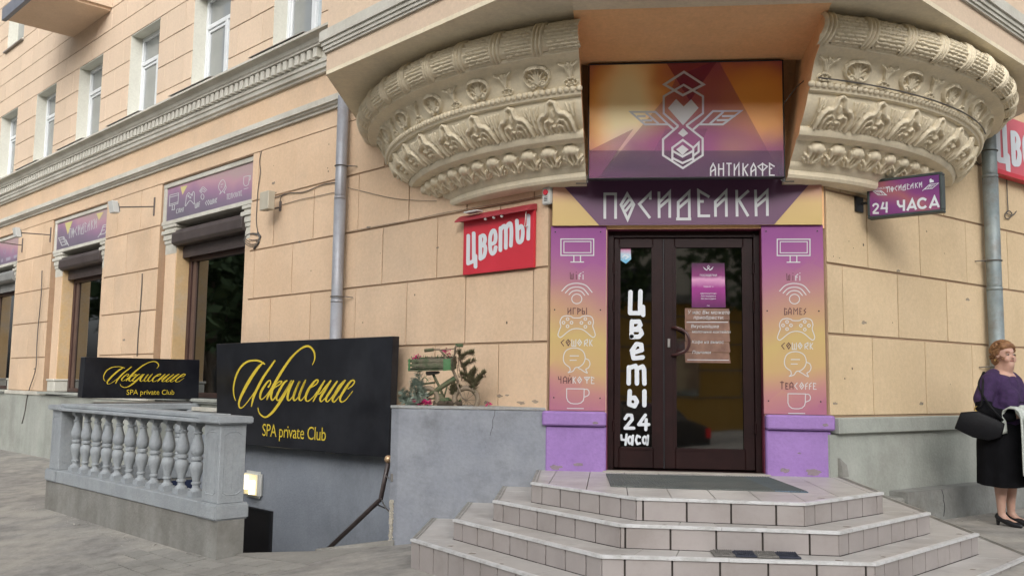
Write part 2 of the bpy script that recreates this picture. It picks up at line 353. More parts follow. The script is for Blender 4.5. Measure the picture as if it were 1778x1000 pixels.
# ------------------------------------------------------------------ ground
def zg(u, o):
    p = LW(u, o, 0); x = p[0]
    zl = -.14-.09*min(max(o, 0), 5)+.09*max(0, min(2.4-u, 2.6))
    zr = .15-.03*max(0, min(4, -p[1]-.5))
    t = min(1, max(0, (x+1)/3)); t = t*t*(3-2*t)
    return zl*(1-t)+zr*t
us = sorted(set([-60, -40, -25]+[round(v, 3) for v in np.arange(-16, 18.01, .5)]+[1.2, 2.75, 6.95, 22, 30, 45, 70]))
os_ = sorted(set([-20, -8, -3, -1.2, -.4]+[0.0, .9, 1.72]+[round(v, 3) for v in np.arange(.4, 14.01, .45)]+[18, 26, 40, 70]))
gi = {}; mb = MB(); V = []; F = []
for i, u in enumerate(us):
    for j, o in enumerate(os_): V.append(LW(u, o, zg(u, o))); gi[i, j] = len(V)-1
for i in range(len(us)-1):
    for j in range(len(os_)-1):
        a, b, c, d = us[i], us[i+1], os_[j], os_[j+1]
        if a >= 1.2-1e-6 and b <= 6.95+1e-6 and c >= -1e-6 and d <= 1.72+1e-6: continue
        F.append((gi[i, j], gi[i+1, j], gi[i+1, j+1], gi[i, j+1]))
g = mesh_obj('pavement', V, F, pave); tag(g, 'dusty grey brown pavement in front of the building', kind='structure')
# lip of the stairwell: a wedge of paving between the planter and the balustrade post, and its cement edge
mb = MB()
tri = [(1.2, .9), (1.2, 1.73), (2.62, 1.73), (1.72, 1.33)]
mb.prism([LW(u, o, zg(u, o)+.003) for u, o in tri], (0, 0, -.12))
tag(mb.build('stair_head_slab', slab), 'grey slab at the head of the basement steps', kind='structure')
mb = MB(); pr = [(1.05, .93), (1.75, 1.30), (2.45, 1.62)]
for i in range(1):
    a, b = pr[i], pr[i+1]; mb.prism([LW(a[0], a[1], zg(*a)-.06), LW(b[0], b[1], zg(*b)-.06), LW(b[0], b[1], zg(*b)+.012), LW(a[0], a[1], zg(*a)+.05)], -oL*.05+dL*.02)
tag(mb.build('cement_kerb', slab), 'narrow cement kerb beside the basement steps', kind='structure')
# paving slabs that can be told apart near the camera
paving = empty('paving', LW(1, 2.2, -.2), 'patch of worn square paving slabs between the stairwell and the tiled steps', 'paving')
sh = 0
def slab_at(u0, u1, o0, o1):
    um, om = (u0+u1)/2, (o0+o1)/2; j = random.uniform(-.002, .003)
    q = [(u0, o0), (u1, o0), (u1, o1), (u0, o1)]
    MB().prism([LW(u, o, zg(u, o)+.008+j) for u, o in q], (0, 0, -.03)).build('paving_slab', slab, paving)
for r, o in enumerate(np.arange(1.78, 4.6, .2)):
    for c in range(-4, 16):
        u0 = c*.27+(r % 2)*.135-.8; um, om = u0+.13, o+.1; p = LW(um, om, 0)
        if not inview(LW(um, om, -.3), 10): continue
        if p[0] > -2.45+max(0, (-1.2-p[1]))*.75-.1: continue       # steps stand there
        if um > 3.2-.15*(o-1.8)+random.uniform(-.25, .35): continue
        slab_at(u0+.006, u0+.264, o+.006, o+.194)
# crumbs of plaster and litter at the foot of the balustrade
mb = MB()
for k in range(420):
    if k < 300: u = random.uniform(2.3, 7.4); o = 1.96+abs(random.gauss(0, .14))
    elif k < 360: u = random.uniform(-1, 8); o = random.uniform(2.0, 5)
    else: u, o = uo(RW(random.uniform(1.2, 3.2), .28+abs(random.gauss(0, .1)), 0))
    r = random.uniform(.004, .013)*(1.7 if random.random() < .06 else 1); c = LW(u, o, zg(u, o)+r*.4)
    P = [c+np.array([random.uniform(-1, 1)*r, random.uniform(-1, 1)*r, random.uniform(-.6, .6)*r]) for _ in range(4)]
    mb.add(P, [(0, 1, 2), (0, 2, 3), (0, 3, 1), (1, 3, 2)])
tag(mb.build('plaster_crumbs', mat('crumb_grey', (.35, .33, .29), (.5, .48, .44), 40, .9)), 'small plaster crumbs and litter along the walls', 'litter', kind='stuff')

# ------------------------------------------------------------------ the building
B = empty('building', (0, 0, 0), 'peach plastered corner building with cream stucco corbel over the entrance', 'building')
def wall_cells(mb, W, u0, u1, z0, z1, holes, o0, o1):
    U = sorted(set([u0, u1]+[h[k] for h in holes for k in (0, 1) if u0 < h[k] < u1])); Z = sorted(set([z0, z1]+[h[k] for h in holes for k in (2, 3) if z0 < h[k] < z1]))
    for i in range(len(U)-1):
        for j in range(len(Z)-1):
            um, zm = (U[i]+U[i+1])/2, (Z[j]+Z[j+1])/2
            if not any(h[0] < um < h[1] and h[2] < zm < h[3] for h in holes): mb.box(U[i], U[i+1], o0, o1, Z[j], Z[j+1], W)
SHOP = [(5.60, 8.50), (10.72, 13.46), (15.56, 18.4)]
UPW = [(4.02+2.445*k, 5.22+2.445*k) for k in range(6)]
holes = [(a, b, 1.09, 4.46) for a, b in SHOP]
mb = MB(); wall_cells(mb, LW, .02, 22, 1.09, 4.70, holes, -.45, 0); mb.box(3.2, 22, -.45, 0, 4.702, 5.6, LW); mb.build('wall', joint, B, recalc=False)
mb = MB(); wall_cells(mb, LW, 3.2, 22, 5.602, 11.5, [(a, b, 5.78, 7.35) for a, b in UPW]+[(16.2, 17.4, 8.9, 10.6)], -.45, 0); mb.build('wall', joint2, B, recalc=False)
mb = MB(); mb.box(.02, 12, -.45, 0, 1.09, 9, RW); mb.build('wall', joint, B, recalc=False)
# plaster skin between the top joint and the ledge, between ledge and cornice
def face(name, m, u0, u1, z0, z1, W=LW, o1=.014, o0=0.001, bev=0):
    return MB().box(u0, u1, o0, o1, z0, z1, W).build(name, m, B, recalc=False, bevel=bev)
face('plaster_band', peach, .02, 22, 4.475, 4.69)
face('plaster_band', peach, 3.2, 22, 4.84, 5.2, o1=.016)
face('plaster_band', peachR, .02, 12, 4.49, 4.66, RW)
face('plaster_band', peachR, .02, 12, 4.81, 6.5, RW)
def blocks(W, rows, segs, m, ends, gap=.011, vg=.0075, name='plaster_block'):
    """rows: (z0, z1, joint positions); segs: free u intervals"""
    for z0, z1, js in rows:
        for a, b in segs:
            cuts = [a]+[j for j in js if a+.06 < j < b-.06]+[b]
            for i in range(len(cuts)-1):
                u0, u1 = cuts[i]+(vg if cuts[i] in js else 0), cuts[i+1]-(vg if cuts[i+1] in js else 0)
                c = W((u0+u1)/2, 0, (z0+z1)/2)
                if not any(inview(W(uu, 0, zz), 10) for uu in (u0, u1, (u0+u1)/2) for zz in (z0, z1)): continue
                k = random.uniform(.012, .0155)
                MB().box(u0, u1, .0015, k, z0+gap, z1-gap, W).build(name, m, B, recalc=False, bevel=.003)
A_ = [.21+.955*k for k in range(-1, 24)]; B_ = [.67+.955*k for k in range(-1, 24)]
seg = [(.03, 5.60), (8.50, 10.72), (13.46, 15.56)]
blocks(LW, [(1.10, 1.757, B_), (1.757, 2.45, A_), (2.45, 3.11, B_), (3.11, 3.797, A_)], seg, peach, None)
blocks(LW, [(3.797, 4.475, B_)], [(2.6, 4.52), (4.52, 5.60), (8.50, 10.72), (13.46, 15.56)], peach, None)
blocks(RW, [(1.12, 1.85, [.71+.92*k for k in range(5)]), (1.85, 2.485, [.26+.91*k for k in range(6)]), (2.485, 3.155, [.67+.92*k for k in range(5)]), (3.155, 3.82, [.26+.91*k for k in range(6)]), (3.82, 4.49, [.67+.92*k for k in range(5)])], [(.03, 5.2)], peachR, None)
Z = [5.62, 6.02, 6.46, 6.9, 7.35]
for i in range(4):
    js = [c+d for k in range(7) for c in [5.85+2.445*k] for d in ((0,) if i % 2 == 0 else (-.345, .345))]
    blocks(LW, [(Z[i], Z[i+1], js)], [(3.5, 4.02)]+[(UPW[k][1], UPW[k+1][0]) for k in range(5)]+[(UPW[5][1], 19)], peachU, None, .0065, .004)
Z2 = [7.35, 7.72, 8.12, 8.52, 8.9, 9.28, 9.7, 10.14, 10.6]
for i in range(8):
    js = [5.85+.69*k+(.345 if i % 2 else 0) for k in range(22)] if i else [5.0+1.38*k for k in range(12)]
    sg = [(3.5, 19.5)] if Z2[i] < 8.85 else [(3.5, 16.2), (17.4, 19.5)]
    blocks(LW, [(Z2[i], Z2[i+1], js)], sg, peachU, None, .0065, .004)

def moulding(mb, W, u0, u1, prof, cap=True):
    """prof: (o, z) outline, extruded from u0 to u1 (closed against the wall)"""
    n = len(prof); mb.add([W(u0, o, z) for o, z in prof]+[W(u1, o, z) for o, z in prof], [list(range(n))[::-1], list(range(n, 2*n))]+[(i, (i+1) % n, n+(i+1) % n, n+i) for i in range(n)])
LED = [(-.01, 4.69), (.05, 4.69), (.055, 4.715), (.085, 4.73), (.095, 4.75), (.12, 4.755), (.12, 4.83), (.10, 4.84), (-.01, 4.86)]
mb = MB(); moulding(mb, LW, 3.0, 20, LED); mb.build('ledge', trim, B)
mb = MB(); moulding(mb, RW, 2.6, 9, [(o, z-.03) for o, z in LED]); mb.build('ledge', trim, B)
# dentil cornice under the upper windows
mb = MB(); moulding(mb, LW, 3.3, 20, [(-.01, 5.20), (.06, 5.20), (.07, 5.225), (.10, 5.24), (.11, 5.29), (.13, 5.30), (.13, 5.345), (.10, 5.35), (.10, 5.49), (.20, 5.495), (.20, 5.515), (.22, 5.53), (.24, 5.57), (.29, 5.60), (.33, 5.605), (.33, 5.635), (.31, 5.65), (-.01, 5.73)])
cn = mb.build('cornice', trim, B)
dm = None
for k in range(112):
    u = 3.87+.1425*k
    if not inview(LW(u, .1, 5.42), 20): continue
    if dm is None:
        dent = MB().box(u-.042, u+.042, .1, .185, 5.362, 5.488, LW).build('dentil', trim, cn, bevel=.005); dm = dent; base = u
    else:
        d = dm.copy(); COL.objects.link(d); d.parent = cn; d.location = Vector(tuple(dL*(u-base)))
for a, b in UPW:
    MB().box(a-.10, b+.05, .0, .338, 5.652, 5.660, lambda u, o, z: LW(u, o, z+.08*(1-o/.352))).build('window_drip', mat('dark_tin_drip', (.26, .24, .22), (.33, .30, .27), 4, .6, metal=.1) if 'dark_tin_drip' not in MT else MT['dark_tin_drip'], B)

# upper windows
def upper_window(a, b, z0, z1, proto=None):
    if proto:
        r, du = proto; c = r.copy(); COL.objects.link(c); c.parent = B; c.location = Vector(tuple(dL*(a-du)))
        for ch in r.children:
            d = ch.copy(); COL.objects.link(d); d.parent = c
        return c
    D = -.22; t = .06
    mb = MB(); mb.box(b-.012, b-.001, D, .004, z0, z1, LW); mb.box(a+.001, a+.012, D, .004, z0, z1, LW); mb.box(a+.012, b-.012, D, .004, z1-.012, z1-.001, LW); mb.box(a+.012, b-.012, D, .06, z0+.001, z0+.02, LW)
    rv = mb.build('window', gree, B, recalc=False)
    mid = a+(b-a)*.42; tr = z0+1.08
    mb = MB(); f = lambda u0, u1, p0, p1, oo=.03: mb.box(u0, u1, D-.05, D+oo, p0, p1, LW)
    f(a+.012, a+.012+t, z0+.02, z1-.012); f(b-.012-t, b-.012, z0+.02, z1-.012); f(a+.072, b-.072, z0+.02, z0+.09); f(a+.072, b-.072, z1-.08, z1-.012)
    f(a+.072, b-.072, tr-.035, tr+.035, .028); f(mid-.045, mid+.045, z0+.09, tr-.035, .032)
    f(mid+.045, mid+.085, z0+.1, tr-.05, .012); f(b-.112, b-.072, z0+.1, tr-.05, .012); f(mid+.085, b-.112, z0+.1, z0+.14, .012); f(mid+.085, b-.112, tr-.09, tr-.05, .012)
    mb.build('frame', white, rv, recalc=False, bevel=.004)
    MB().box(mid+.045, b-.072, D-.03, D-.012, z0+.09, tr-.035, LW).build('pane', gup, rv, recalc=False)
    MB().box(a+.072, mid-.045, D-.03, D-.012, z0+.09, tr-.035, LW).build('pane', gup2, rv, recalc=False)
    MB().box(a+.072, mid-.02, D-.03, D-.012, tr+.035, z1-.08, LW).build('pane', gup2, rv, recalc=False)
    MB().box(mid-.02, b-.072, D-.03, D-.012, tr+.035, z1-.08, LW).build('pane', gup, rv, recalc=False)
    return rv
p0 = upper_window(*UPW[0], 5.78, 7.35)
for k in range(1, 6): upper_window(*UPW[k], 5.78, 7.35, (p0, UPW[0][0]))
# one window of the next storey behind the balcony
MB().box(16.2, 17.4, -.24, -.2, 8.9, 10.6, LW).build('window', gup, B, recalc=False)
mb = MB(); mb.box(17.388, 17.399, -.2, .004, 8.9, 10.6, LW); mb.box(16.2, 17.4, -.2, .05, 8.9, 8.92, LW); mb.build('window_reveal', gree, B, recalc=False)
MB().box(16.15, 17.45, -.05, .08, 8.86, 8.888, LW).build('window_drip', MT['dark_tin_drip'], B)
# balcony slab and parapet
mb = MB(); mb.box(11.1, 13.0, 0.016, 1.22, 8.08, 8.2, LW); mb.box(11.1, 13.0, .1, 1.24, 8.2, 8.26, LW); bl = mb.build('balcony', mat('balcony_underside_plaster', (.66, .48, .33), (.72, .54, .39), 1.2, .9, .2, 60, dirt=(.58, .42, .29), damt=.5), B, recalc=False)
mb = MB(); mb.box(11.08, 13.04, 1.222, 1.30, 8.06, 8.30, LW); mb.box(13.002, 13.05, 0.02, 1.30, 8.20, 8.30, LW); mb.build('edge_trim', mat('blue_grey_tin', (.13, .14, .17), (.18, .19, .22), 4, .5), bl)
mb = MB(); mb.box(11.1, 13.0, 1.14, 1.22, 8.262, 9.2, LW); mb.box(11.1, 11.18, .02, 1.14, 8.262, 9.2, LW); mb.box(12.92, 13.0, .02, 1.14, 8.262, 9.2, LW); mb.box(11.04, 11.098, .02, 1.22, 8.13, 8.27, LW); mb.build('parapet', peachU, bl)

# plinth of the left front, with pedestal blocks and sills
mb = MB(); mb.box(.9, 22, -.4, .05, -2.3, 1.02, LW); mb.build('plinth', plin, B, recalc=False)
mb = MB(); mb.box(.9, 7.02, .051, .056, -2.3, .60, LW); mb.build('basement_wall_render', bluegrey, B, recalc=False)
mb = MB()
for a, b in ((.1, 5.60), (8.50, 10.72), (13.46, 15.56)): MB().box(a-.02, b+.02, -.05, .075, 1.021, 1.095, LW).build('plinth_band', trim, B, bevel=.006)

# shop windows
def capital(mb, u0, u1, o0, o1, z, W=LW):
    for a, b, c in ((0, .05, .05), (.05, .09, .025), (.09, .15, .06), (.15, .24, .035), (.24, .30, .02)): mb.box(u0-c, u1+c, o0, o1+c, z-b, z-a, W)
for k, (a, b) in enumerate(SHOP):
    sw = mesh_obj('shop_window', *(lambda m: (m.V, m.F))(MB().box(a+.001, b-.001, -.40, -.38, 1.1, 3.9, LW)), brown2, B)
    pw = .46
    for s, (u0, u1) in enumerate(((b-pw, b-.10), (a+.10, a+.10+.16))):
        o1 = -.06
        mb = MB(); mb.box(u0, u1, -.37, o1, 1.33, 3.50, LW); mb.build('pilaster', peach if s else peach, sw, recalc=False, bevel=.004)
        mb = MB(); mb.box(u0-.018 if not s else u0, u0-.001 if not s else u1+.015, -.37, o1-.015, 1.34, 3.49, LW) if not s else None
        if mb.V: mb.build('pilaster_reveal', yel, sw, recalc=False)
        mb = MB(); capital(mb, u0, u1, -.37, o1, 3.78); mb.build('capital', trim, sw, recalc=False, bevel=.006)
        MB().box(u0-.004, u1+.004, -.37, o1+.004, 3.32, 3.479, LW).build('capital_neck', trim, sw)
        mb = MB(); mb.box(u0-.02, u1+.02, -.37, o1+.02, 1.10, 1.3, LW); mb.box(u0-.035, u1+.035, -.37, o1+.04, 1.3, 1.34, LW); mb.build('pilaster_base', trim, sw, recalc=False, bevel=.01)
    # reveal strips of wall left and right
    MB().box(b-.10, b-.001, -.37, -.12, 1.1, 4.45, LW).build('jamb', peach, sw, recalc=False)
    MB().box(a+.001, a+.10, -.37, -.12, 1.1, 4.45, LW).build('jamb', peach, sw, recalc=False)
    mb = MB(); mb.box(a+.001, b-.001, -.37, -.058, 3.784, 4.455, LW); mb.box(a+.001, b-.001, -.058, -.01, 3.784, 3.845, LW); mb.box(a+.001, b-.001, -.058, -.02, 4.385, 4.455, LW); mb.box(b-.10, b-.001, -.058, -.025, 3.845, 4.385, LW)
    mb.build('lintel_board', trim, sw, recalc=False, bevel=.005)
    # glazing
    ga, gb = a+.27, b-.47
    mb = MB(); mb.box(gb-.09, gb, -.37, -.28, 1.1, 3.5, LW); mb.box(ga, ga+.07, -.37, -.28, 1.1, 3.5, LW); mb.box(ga+.07, gb-.09, -.37, -.28, 1.1, 1.17, LW); mb.box(ga+.07, gb-.09, -.37, -.28, 3.2, 3.5, LW)
    mb.build('frame', brown2, sw, recalc=False, bevel=.004)
    MB().box(gb-.20, gb-.091, -.36, -.31, 1.17, 3.2, LW).build('side_blind', mat('brown_blind%d' % k, (.10, .06, .045), (.13, .08, .06), 3, .6), sw, recalc=False)
    MB().box(ga+.07, gb-.09, -.345, -.335, 1.17, 3.2, LW).build('pane', gdark, sw, recalc=False)
    # roller shutter box
    sm = shut if k < 2 else shut2
    mb = MB(); moulding(mb, LW, ga-.02, gb+.02, [(-.28, 3.43), (-.03, 3.43), (.015, 3.47), (.015, 3.60), (-.03, 3.67), (-.28, 3.67)]); mb.build('roller_shutter', sm, sw, bevel=.006)
    MB().box(ga, gb, -.20, -.17, 3.25, 3.42, LW).build('shutter_slat', sm, sw, recalc=False)
    MB().box(a-.0, b-.1, -.05, .14, 1.055, 1.098, LW).build('sill', plin, sw, recalc=False, bevel=.005)

# corner bay above the corbel
ZS = 4.38
BAY = [(-3.62, 2.1), (-3.47, .16), (-1.50, -1.56), (-1.2, -1.74), (1.2, -1.78), (1.50, -1.52), (3.20, .37), (3.95, 1.20), (3.7, 2.5)]
mb = MB(); mb.prism([(x, y, ZS) for x, y in BAY], (0, 0, .04)); sf = mb.build('soffit', cream, B)
def off_poly(P, d):
    out = []
    for i in range(len(P)):
        a, b, c = np.array(P[i-1]), np.array(P[i]), np.array(P[(i+1) % len(P)]); n1 = np.array([(b-a)[1], -(b-a)[0]]); n2 = np.array([(c-b)[1], -(c-b)[0]])
        n1 = n1/np.linalg.norm(n1); n2 = n2/np.linalg.norm(n2); m = n1+n2; m = m/np.linalg.norm(m)
        if i == 0 or i == len(P)-1: out.append(tuple(b)); continue
        s = 1 if (m@(b-np.array([0, 2.5])) > 0) else -1
        out.append(tuple(b+m*s*d/max(.3, abs(m@n1))))
    return out
mb = MB(); mb.prism([(x, y, ZS+.0405) for x, y in BAY], (0, 0, 4.6)); mb.build('bay_wall', peachU, B)
mb = MB()
for z0, z1, d in ((4.60, 4.625, .025), (4.625, 4.66, .04), (4.66, 4.70, .055), (4.70, 4.80, .075), (4.80, 4.82, .055)): mb.prism([(x, y, z0) for x, y in off_poly(BAY, d)], (0, 0, z1-z0))
mb.build('bay_moulding', trim, B)
mb = MB(); mb.box(4.02, 4.12, 1.2, 1.3, 5.4, 6.6, RW); mb.build('bay_window_frame', MT['blue_grey_tin'], B)

# ------------------------------------------------------------------ corbel: revolved profile and carved bands
CC = np.array([0, 2.2])
def xl(z): return -.885-.055*(z-3.2)/1.1
def xr(z): return .875+.145*(z-3.2)/1.1
PROF = [(2.50, 3.185), (2.62, 3.19), (2.655, 3.20), (2.672, 3.225), (2.672, 3.265), (2.70, 3.29), (2.715, 3.31), (2.72, 3.33),
        (2.76, 3.36), (2.81, 3.40), (2.85, 3.44), (2.875, 3.475), (2.93, 3.48), (2.975, 3.495), (3.00, 3.525), (3.005, 3.55), (3.0, 3.565),
        (3.06, 3.60), (3.11, 3.65), (3.15, 3.70), (3.175, 3.75), (3.185, 3.795), (3.225, 3.80), (3.24, 3.83), (3.24, 3.86), (3.235, 3.875),
        (3.25, 3.91), (3.27, 3.96), (3.30, 4.01), (3.345, 4.05), (3.385, 4.065), (3.41, 4.07), (3.455, 4.085), (3.47, 4.11), (3.465, 4.125)]
TC = (3.45, 4.225); TRD = .115
PROF += [(TC[0]+TRD*cos(t), TC[1]+TRD*sin(t)) for t in np.linspace(radians(-75), radians(95), 14)]+[(3.40, 4.36), (3.5, 4.3795)]
def corbel_shell(side):
    V = []; F = []; n = 90
    for r, z in PROF:
        x = xl(z) if side < 0 else xr(z)
        a0 = atan2(-sqrt(r*r-x*x), x); a1 = radians(-176) if side < 0 else radians(-4)
        for k in range(n+1):
            a = a0+(a1-a0)*k/n; V.append((CC[0]+r*cos(a), CC[1]+r*sin(a), z))
    m = n+1
    for i in range(len(PROF)-1):
        for k in range(n): F.append((i*m+k, i*m+k+1, (i+1)*m+k+1, (i+1)*m+k) if side > 0 else (i*m+k, (i+1)*m+k, (i+1)*m+k+1, i*m+k+1))
    # underside back to the wall, inner cheek beside the niche
    o = mesh_obj('corbel', V, F, cream, B, smooth=True, recalc=True)
    return smooth_auto(o, 30)
corb = [corbel_shell(-1), corbel_shell(1)]
for side in (-1, 1):
    pts = []
    z = 3.19
    x = xl(z) if side < 0 else xr(z); r = 2.62; a0 = atan2(-sqrt(r*r-x*x), x); a1 = radians(-176) if side < 0 else radians(-4)
    arc = [(CC[0]+r*cos(a0+(a1-a0)*k/30), CC[1]+r*sin(a0+(a1-a0)*k/30), z) for k in range(31)]
    poly = arc+[(arc[-1][0]*.2, 2.2, z), (x, 2.2, z)]
    MB().prism(poly, (0, 0, .02)).build('corbel_underside', cream, B)
    # cheek: sheet from the revolved edge back to the wall plane
    E = []
    for r_, z_ in PROF:
        xx = xl(z_) if side < 0 else xr(z_); E.append((xx, CC[1]-sqrt(r_*r_-xx*xx), z_))
    V = []; th = .03*side
    for e in E: V += [e, (e[0], .25, e[2])]
    F = [(2*i, 2*i+2, 2*i+3, 2*i+1) for i in range(len(E)-1)]
    mesh_obj('niche_cheek', V, F, salmon, B, recalc=False)
MB().prism([(-.97, -1.32, ZS-.014), (1.05, -1.32, ZS-.014), (1.05, -.30, 4.262), (-.97, -.30, 4.262)], (0, 0, .012)).build('niche_ceiling', salmon, B)
MB().box(-1.1, 1.25, .0, .3, 2.80, 4.37).build('wall', salmon, B, recalc=False)
# the ceiling of the niche starts behind a cream strip of the soffit
MB().box(-.97, 1.05, -1.74, -1.30, ZS-.02, ZS-.0125).build('niche_lintel', cream, B, recalc=False)

def cumprof(P):
    d = [0]
    for i in range(1, len(P)): d.append(d[-1]+math.hypot(P[i][0]-P[i-1][0], P[i][1]-P[i-1][1]))
    return np.array(d)
HS = 1.35
def relief(name, P, pitch, R, items, parent, dx=.006, H=.03, base=None, nmat=cream):
    """P: profile points, pitch in degrees at radius R; items: (points (x along arc, y up the profile[, width]), half width, height)"""
    cd = cumprof(P); L = cd[-1]; W_ = radians(pitch)*R; nx = max(8, int(W_/dx)); ny = max(8, int(L/dx))
    X, Y = np.meshgrid(np.linspace(-W_/2, W_/2, nx+1), np.linspace(0, L, ny+1)); Hh = np.full(X.shape, -.004)
    if base is not None: Hh = np.maximum(Hh, base(X, Y, W_, L))
    for pts, hw, hh in items:
        pts = [np.array(p, float) for p in pts]
        if len(pts) == 1: d = np.hypot(X-pts[0][0], Y-pts[0][1])
        else:
            d = np.full(X.shape, 9.)
            for a, b in zip(pts[:-1], pts[1:]):
                e = b-a; q = ((X-a[0])*e[0]+(Y-a[1])*e[1])/(e@e+1e-12); q = np.clip(q, 0, 1); d = np.minimum(d, np.hypot(X-a[0]-q*e[0], Y-a[1]-q*e[1]))
        Hh = np.maximum(Hh, np.where(d < hw*1.15, hh*HS*np.sqrt(np.maximum(0, 1-(d/hw)**2))-.003, -.004))
    pr = np.array(P); rr = np.interp(Y[:, 0], cd, pr[:, 0]); zz = np.interp(Y[:, 0], cd, pr[:, 1])
    tr = np.gradient(rr, Y[:, 0]); tz = np.gradient(zz, Y[:, 0]); l = np.hypot(tr, tz); nr, nz_ = tz/l, -tr/l
    RR = rr[:, None]+nr[:, None]*Hh; ZZ = zz[:, None]+nz_[:, None]*Hh; AA = X/R
    V = np.stack([RR*np.cos(AA), RR*np.sin(AA), ZZ], -1).reshape(-1, 3); F = []
    m = nx+1; ok = Hh > -.0035
    for j in range(ny):
        for i in range(nx):
            if ok[j, i] or ok[j, i+1] or ok[j+1, i] or ok[j+1, i+1]: F.append((j*m+i, j*m+i+1, (j+1)*m+i+1, (j+1)*m+i))
    me = bpy.data.meshes.new(name); me.from_pydata(V.tolist(), [], F); me.polygons.foreach_set('use_smooth', [True]*len(me.polygons)); me.materials.append(nmat)
    return me
def place_relief(me, name, angs, parent):
    for a in angs:
        o = bpy.data.objects.new(name, me); COL.objects.link(o); o.parent = parent; o.location = (CC[0], CC[1], 0); o.rotation_euler = (0, 0, radians(a))
def arc2(cx, cy, rx, ry, a0, a1, n=14): return [(cx+rx*cos(radians(a0+(a1-a0)*k/n)), cy+ry*sin(radians(a0+(a1-a0)*k/n))) for k in range(n+1)]
def mir(it): return it+[([(-p[0], p[1]) for p in pts], w, h) for pts, w, h in it]
sm_P = [(2.72, 3.33), (2.76, 3.36), (2.81, 3.40), (2.85, 3.44), (2.875, 3.475)]
L_ = cumprof(sm_P)[-1]
small = [([(-.026, L_-.05), (0, L_-.04), (.026, L_-.05)], .046, .044)]+mir([([(.0, .02), (0, L_-.05)], .013, .030), ([(.02, .02), (.045, .07), (.04, L_-.05)], .014, .034), ([(.05, .015), (.075, .055)], .014, .028), ([(.045, .06), (.082, .10)], .014, .03), ([(.04, .1), (.07, L_-.05)], .014, .032), ([(.03, .0), (.035, .03)], .012, .025)])
me_s = relief('small_leaf', sm_P, 4.3, 2.8, small, None, .006)
place_relief(me_s, 'small_leaf', [-110.9-4.3*k for k in range(12)], corb[0]); place_relief(me_s, 'small_leaf', [-67.3+4.3*k for k in range(12)], corb[1])
bg_P = [(3.0, 3.565), (3.06, 3.60), (3.11, 3.65), (3.15, 3.70), (3.175, 3.75), (3.185, 3.795)]
L_ = cumprof(bg_P)[-1]
big = mir([([(.155, .0), (.156, .09), (.142, .145), (.108, .182), (.066, .19), (.048, .212), (.038, L_-.035), (0, L_-.012)], .0185, .032),
           ([(.106, .0), (.107, .08), (.09, .125), (.052, .138), (.028, .115)], .0135, .025), ([(.060, .0), (.060, .06), (.036, .085), (.018, .07)], .0115, .022), ([(.02, .0), (.02, .035)], .009, .02),
           ([(.205, .0), (.204, .13)], .010, .018), ([(.203, .12), (.205, .26)], .008, .018), ([(.182, .15), (.168, .255)], .009, .018), ([(.15, .19), (.128, .26)], .008, .014)])
big += [([(0, .215), (0, .165)], .012, .024)]
me_b = relief('acanthus_leaf', bg_P, 7.6, 3.1, big, None, .0055)
place_relief(me_b, 'acanthus_leaf', [-111.7-7.6*k for k in range(8)], corb[0]); place_relief(me_b, 'acanthus_leaf', [-66.9+7.5*k for k in range(8)], corb[1])
bead = MB().ball((0, 0, 0), .0275, 12, 8, (1, 1.05, 1)); bo = bead.build('bead', cream, None, smooth=True); bme = bo.data; bpy.data.objects.remove(bo)
for side, a0, st, n in ((0, -106.7, -1.0, 66), (1, -72.6, 1.0, 66)):
    for k in range(n):
        a = radians(a0+st*k); o = bpy.data.objects.new('bead', bme); COL.objects.link(o); o.parent = corb[side]; o.location = (CC[0]+3.243*cos(a), CC[1]+3.243*sin(a), 3.846); o.rotation_euler = (0, 0, a)
pm_P = [(3.235, 3.875), (3.25, 3.91), (3.27, 3.96), (3.30, 4.01), (3.345, 4.05), (3.385, 4.065)]
palm = [(arc2(0, .12, .122, .098, -58, 238, 26), .0115, .032)]+mir([([(.045, .045)], .024, .032), (arc2(.045, .048, .03, .028, -100, 160, 8), .008, .026), ([(.012, .055), (.06, .09), (.085, .11)], .009, .022), ([(.008, .06), (.045, .13), (.072, .155)], .010, .024), ([(.005, .065), (.025, .16), (.03, .18)], .010, .024)])+[([(0, .06), (0, .185)], .010, .026), ([(-.05, .022), (0, .045), (.05, .022)], .009, .02), ([(0, .055)], .018, .03)]
me_p = relief('palmette', pm_P, 4.8, 3.33, palm, None, .005)
lot = mir([([(.0, .07), (.02, .13), (.04, .175), (.085, .205)], .011, .024), ([(0, .07), (.012, .14), (.025, .19)], .010, .022), ([(.02, .035)], .014, .022), (arc2(.038, .035, .022, .02, -180, 120, 8), .007, .020), ([(.0, .01), (.05, .01)], .007, .018)])+[([(0, .06), (0, .2)], .009, .028), ([(-.02, .065), (.02, .065)], .009, .022)]
me_l = relief('lotus', pm_P, 3.4, 3.33, lot, None, .005)
place_relief(me_p, 'palmette', [-113.2-10.9*k for k in range(6)], corb[0]); place_relief(me_l, 'lotus', [-107.9-10.9*k for k in range(6)], corb[0])
place_relief(me_p, 'palmette', [-65.6+10.4*k for k in range(6)], corb[1]); place_relief(me_l, 'lotus', [-70.7+10.4*k for k in range(6)], corb[1])
tp = [(TC[0]+TRD*cos(t), TC[1]+TRD*sin(t)) for t in np.linspace(radians(-85), radians(80), 18)]
LT = cumprof(tp)[-1]; rs = random.Random(3)
rb = []
for dx_ in (-.05, -.015, .02): rb.append(([(dx_-.03, 0), (dx_+.012, LT*.5), (dx_+.03, LT)], .013, .022))
me_r = relief('ribbon_band', tp, 2.6, 3.5, rb, None, .006)
lf = []
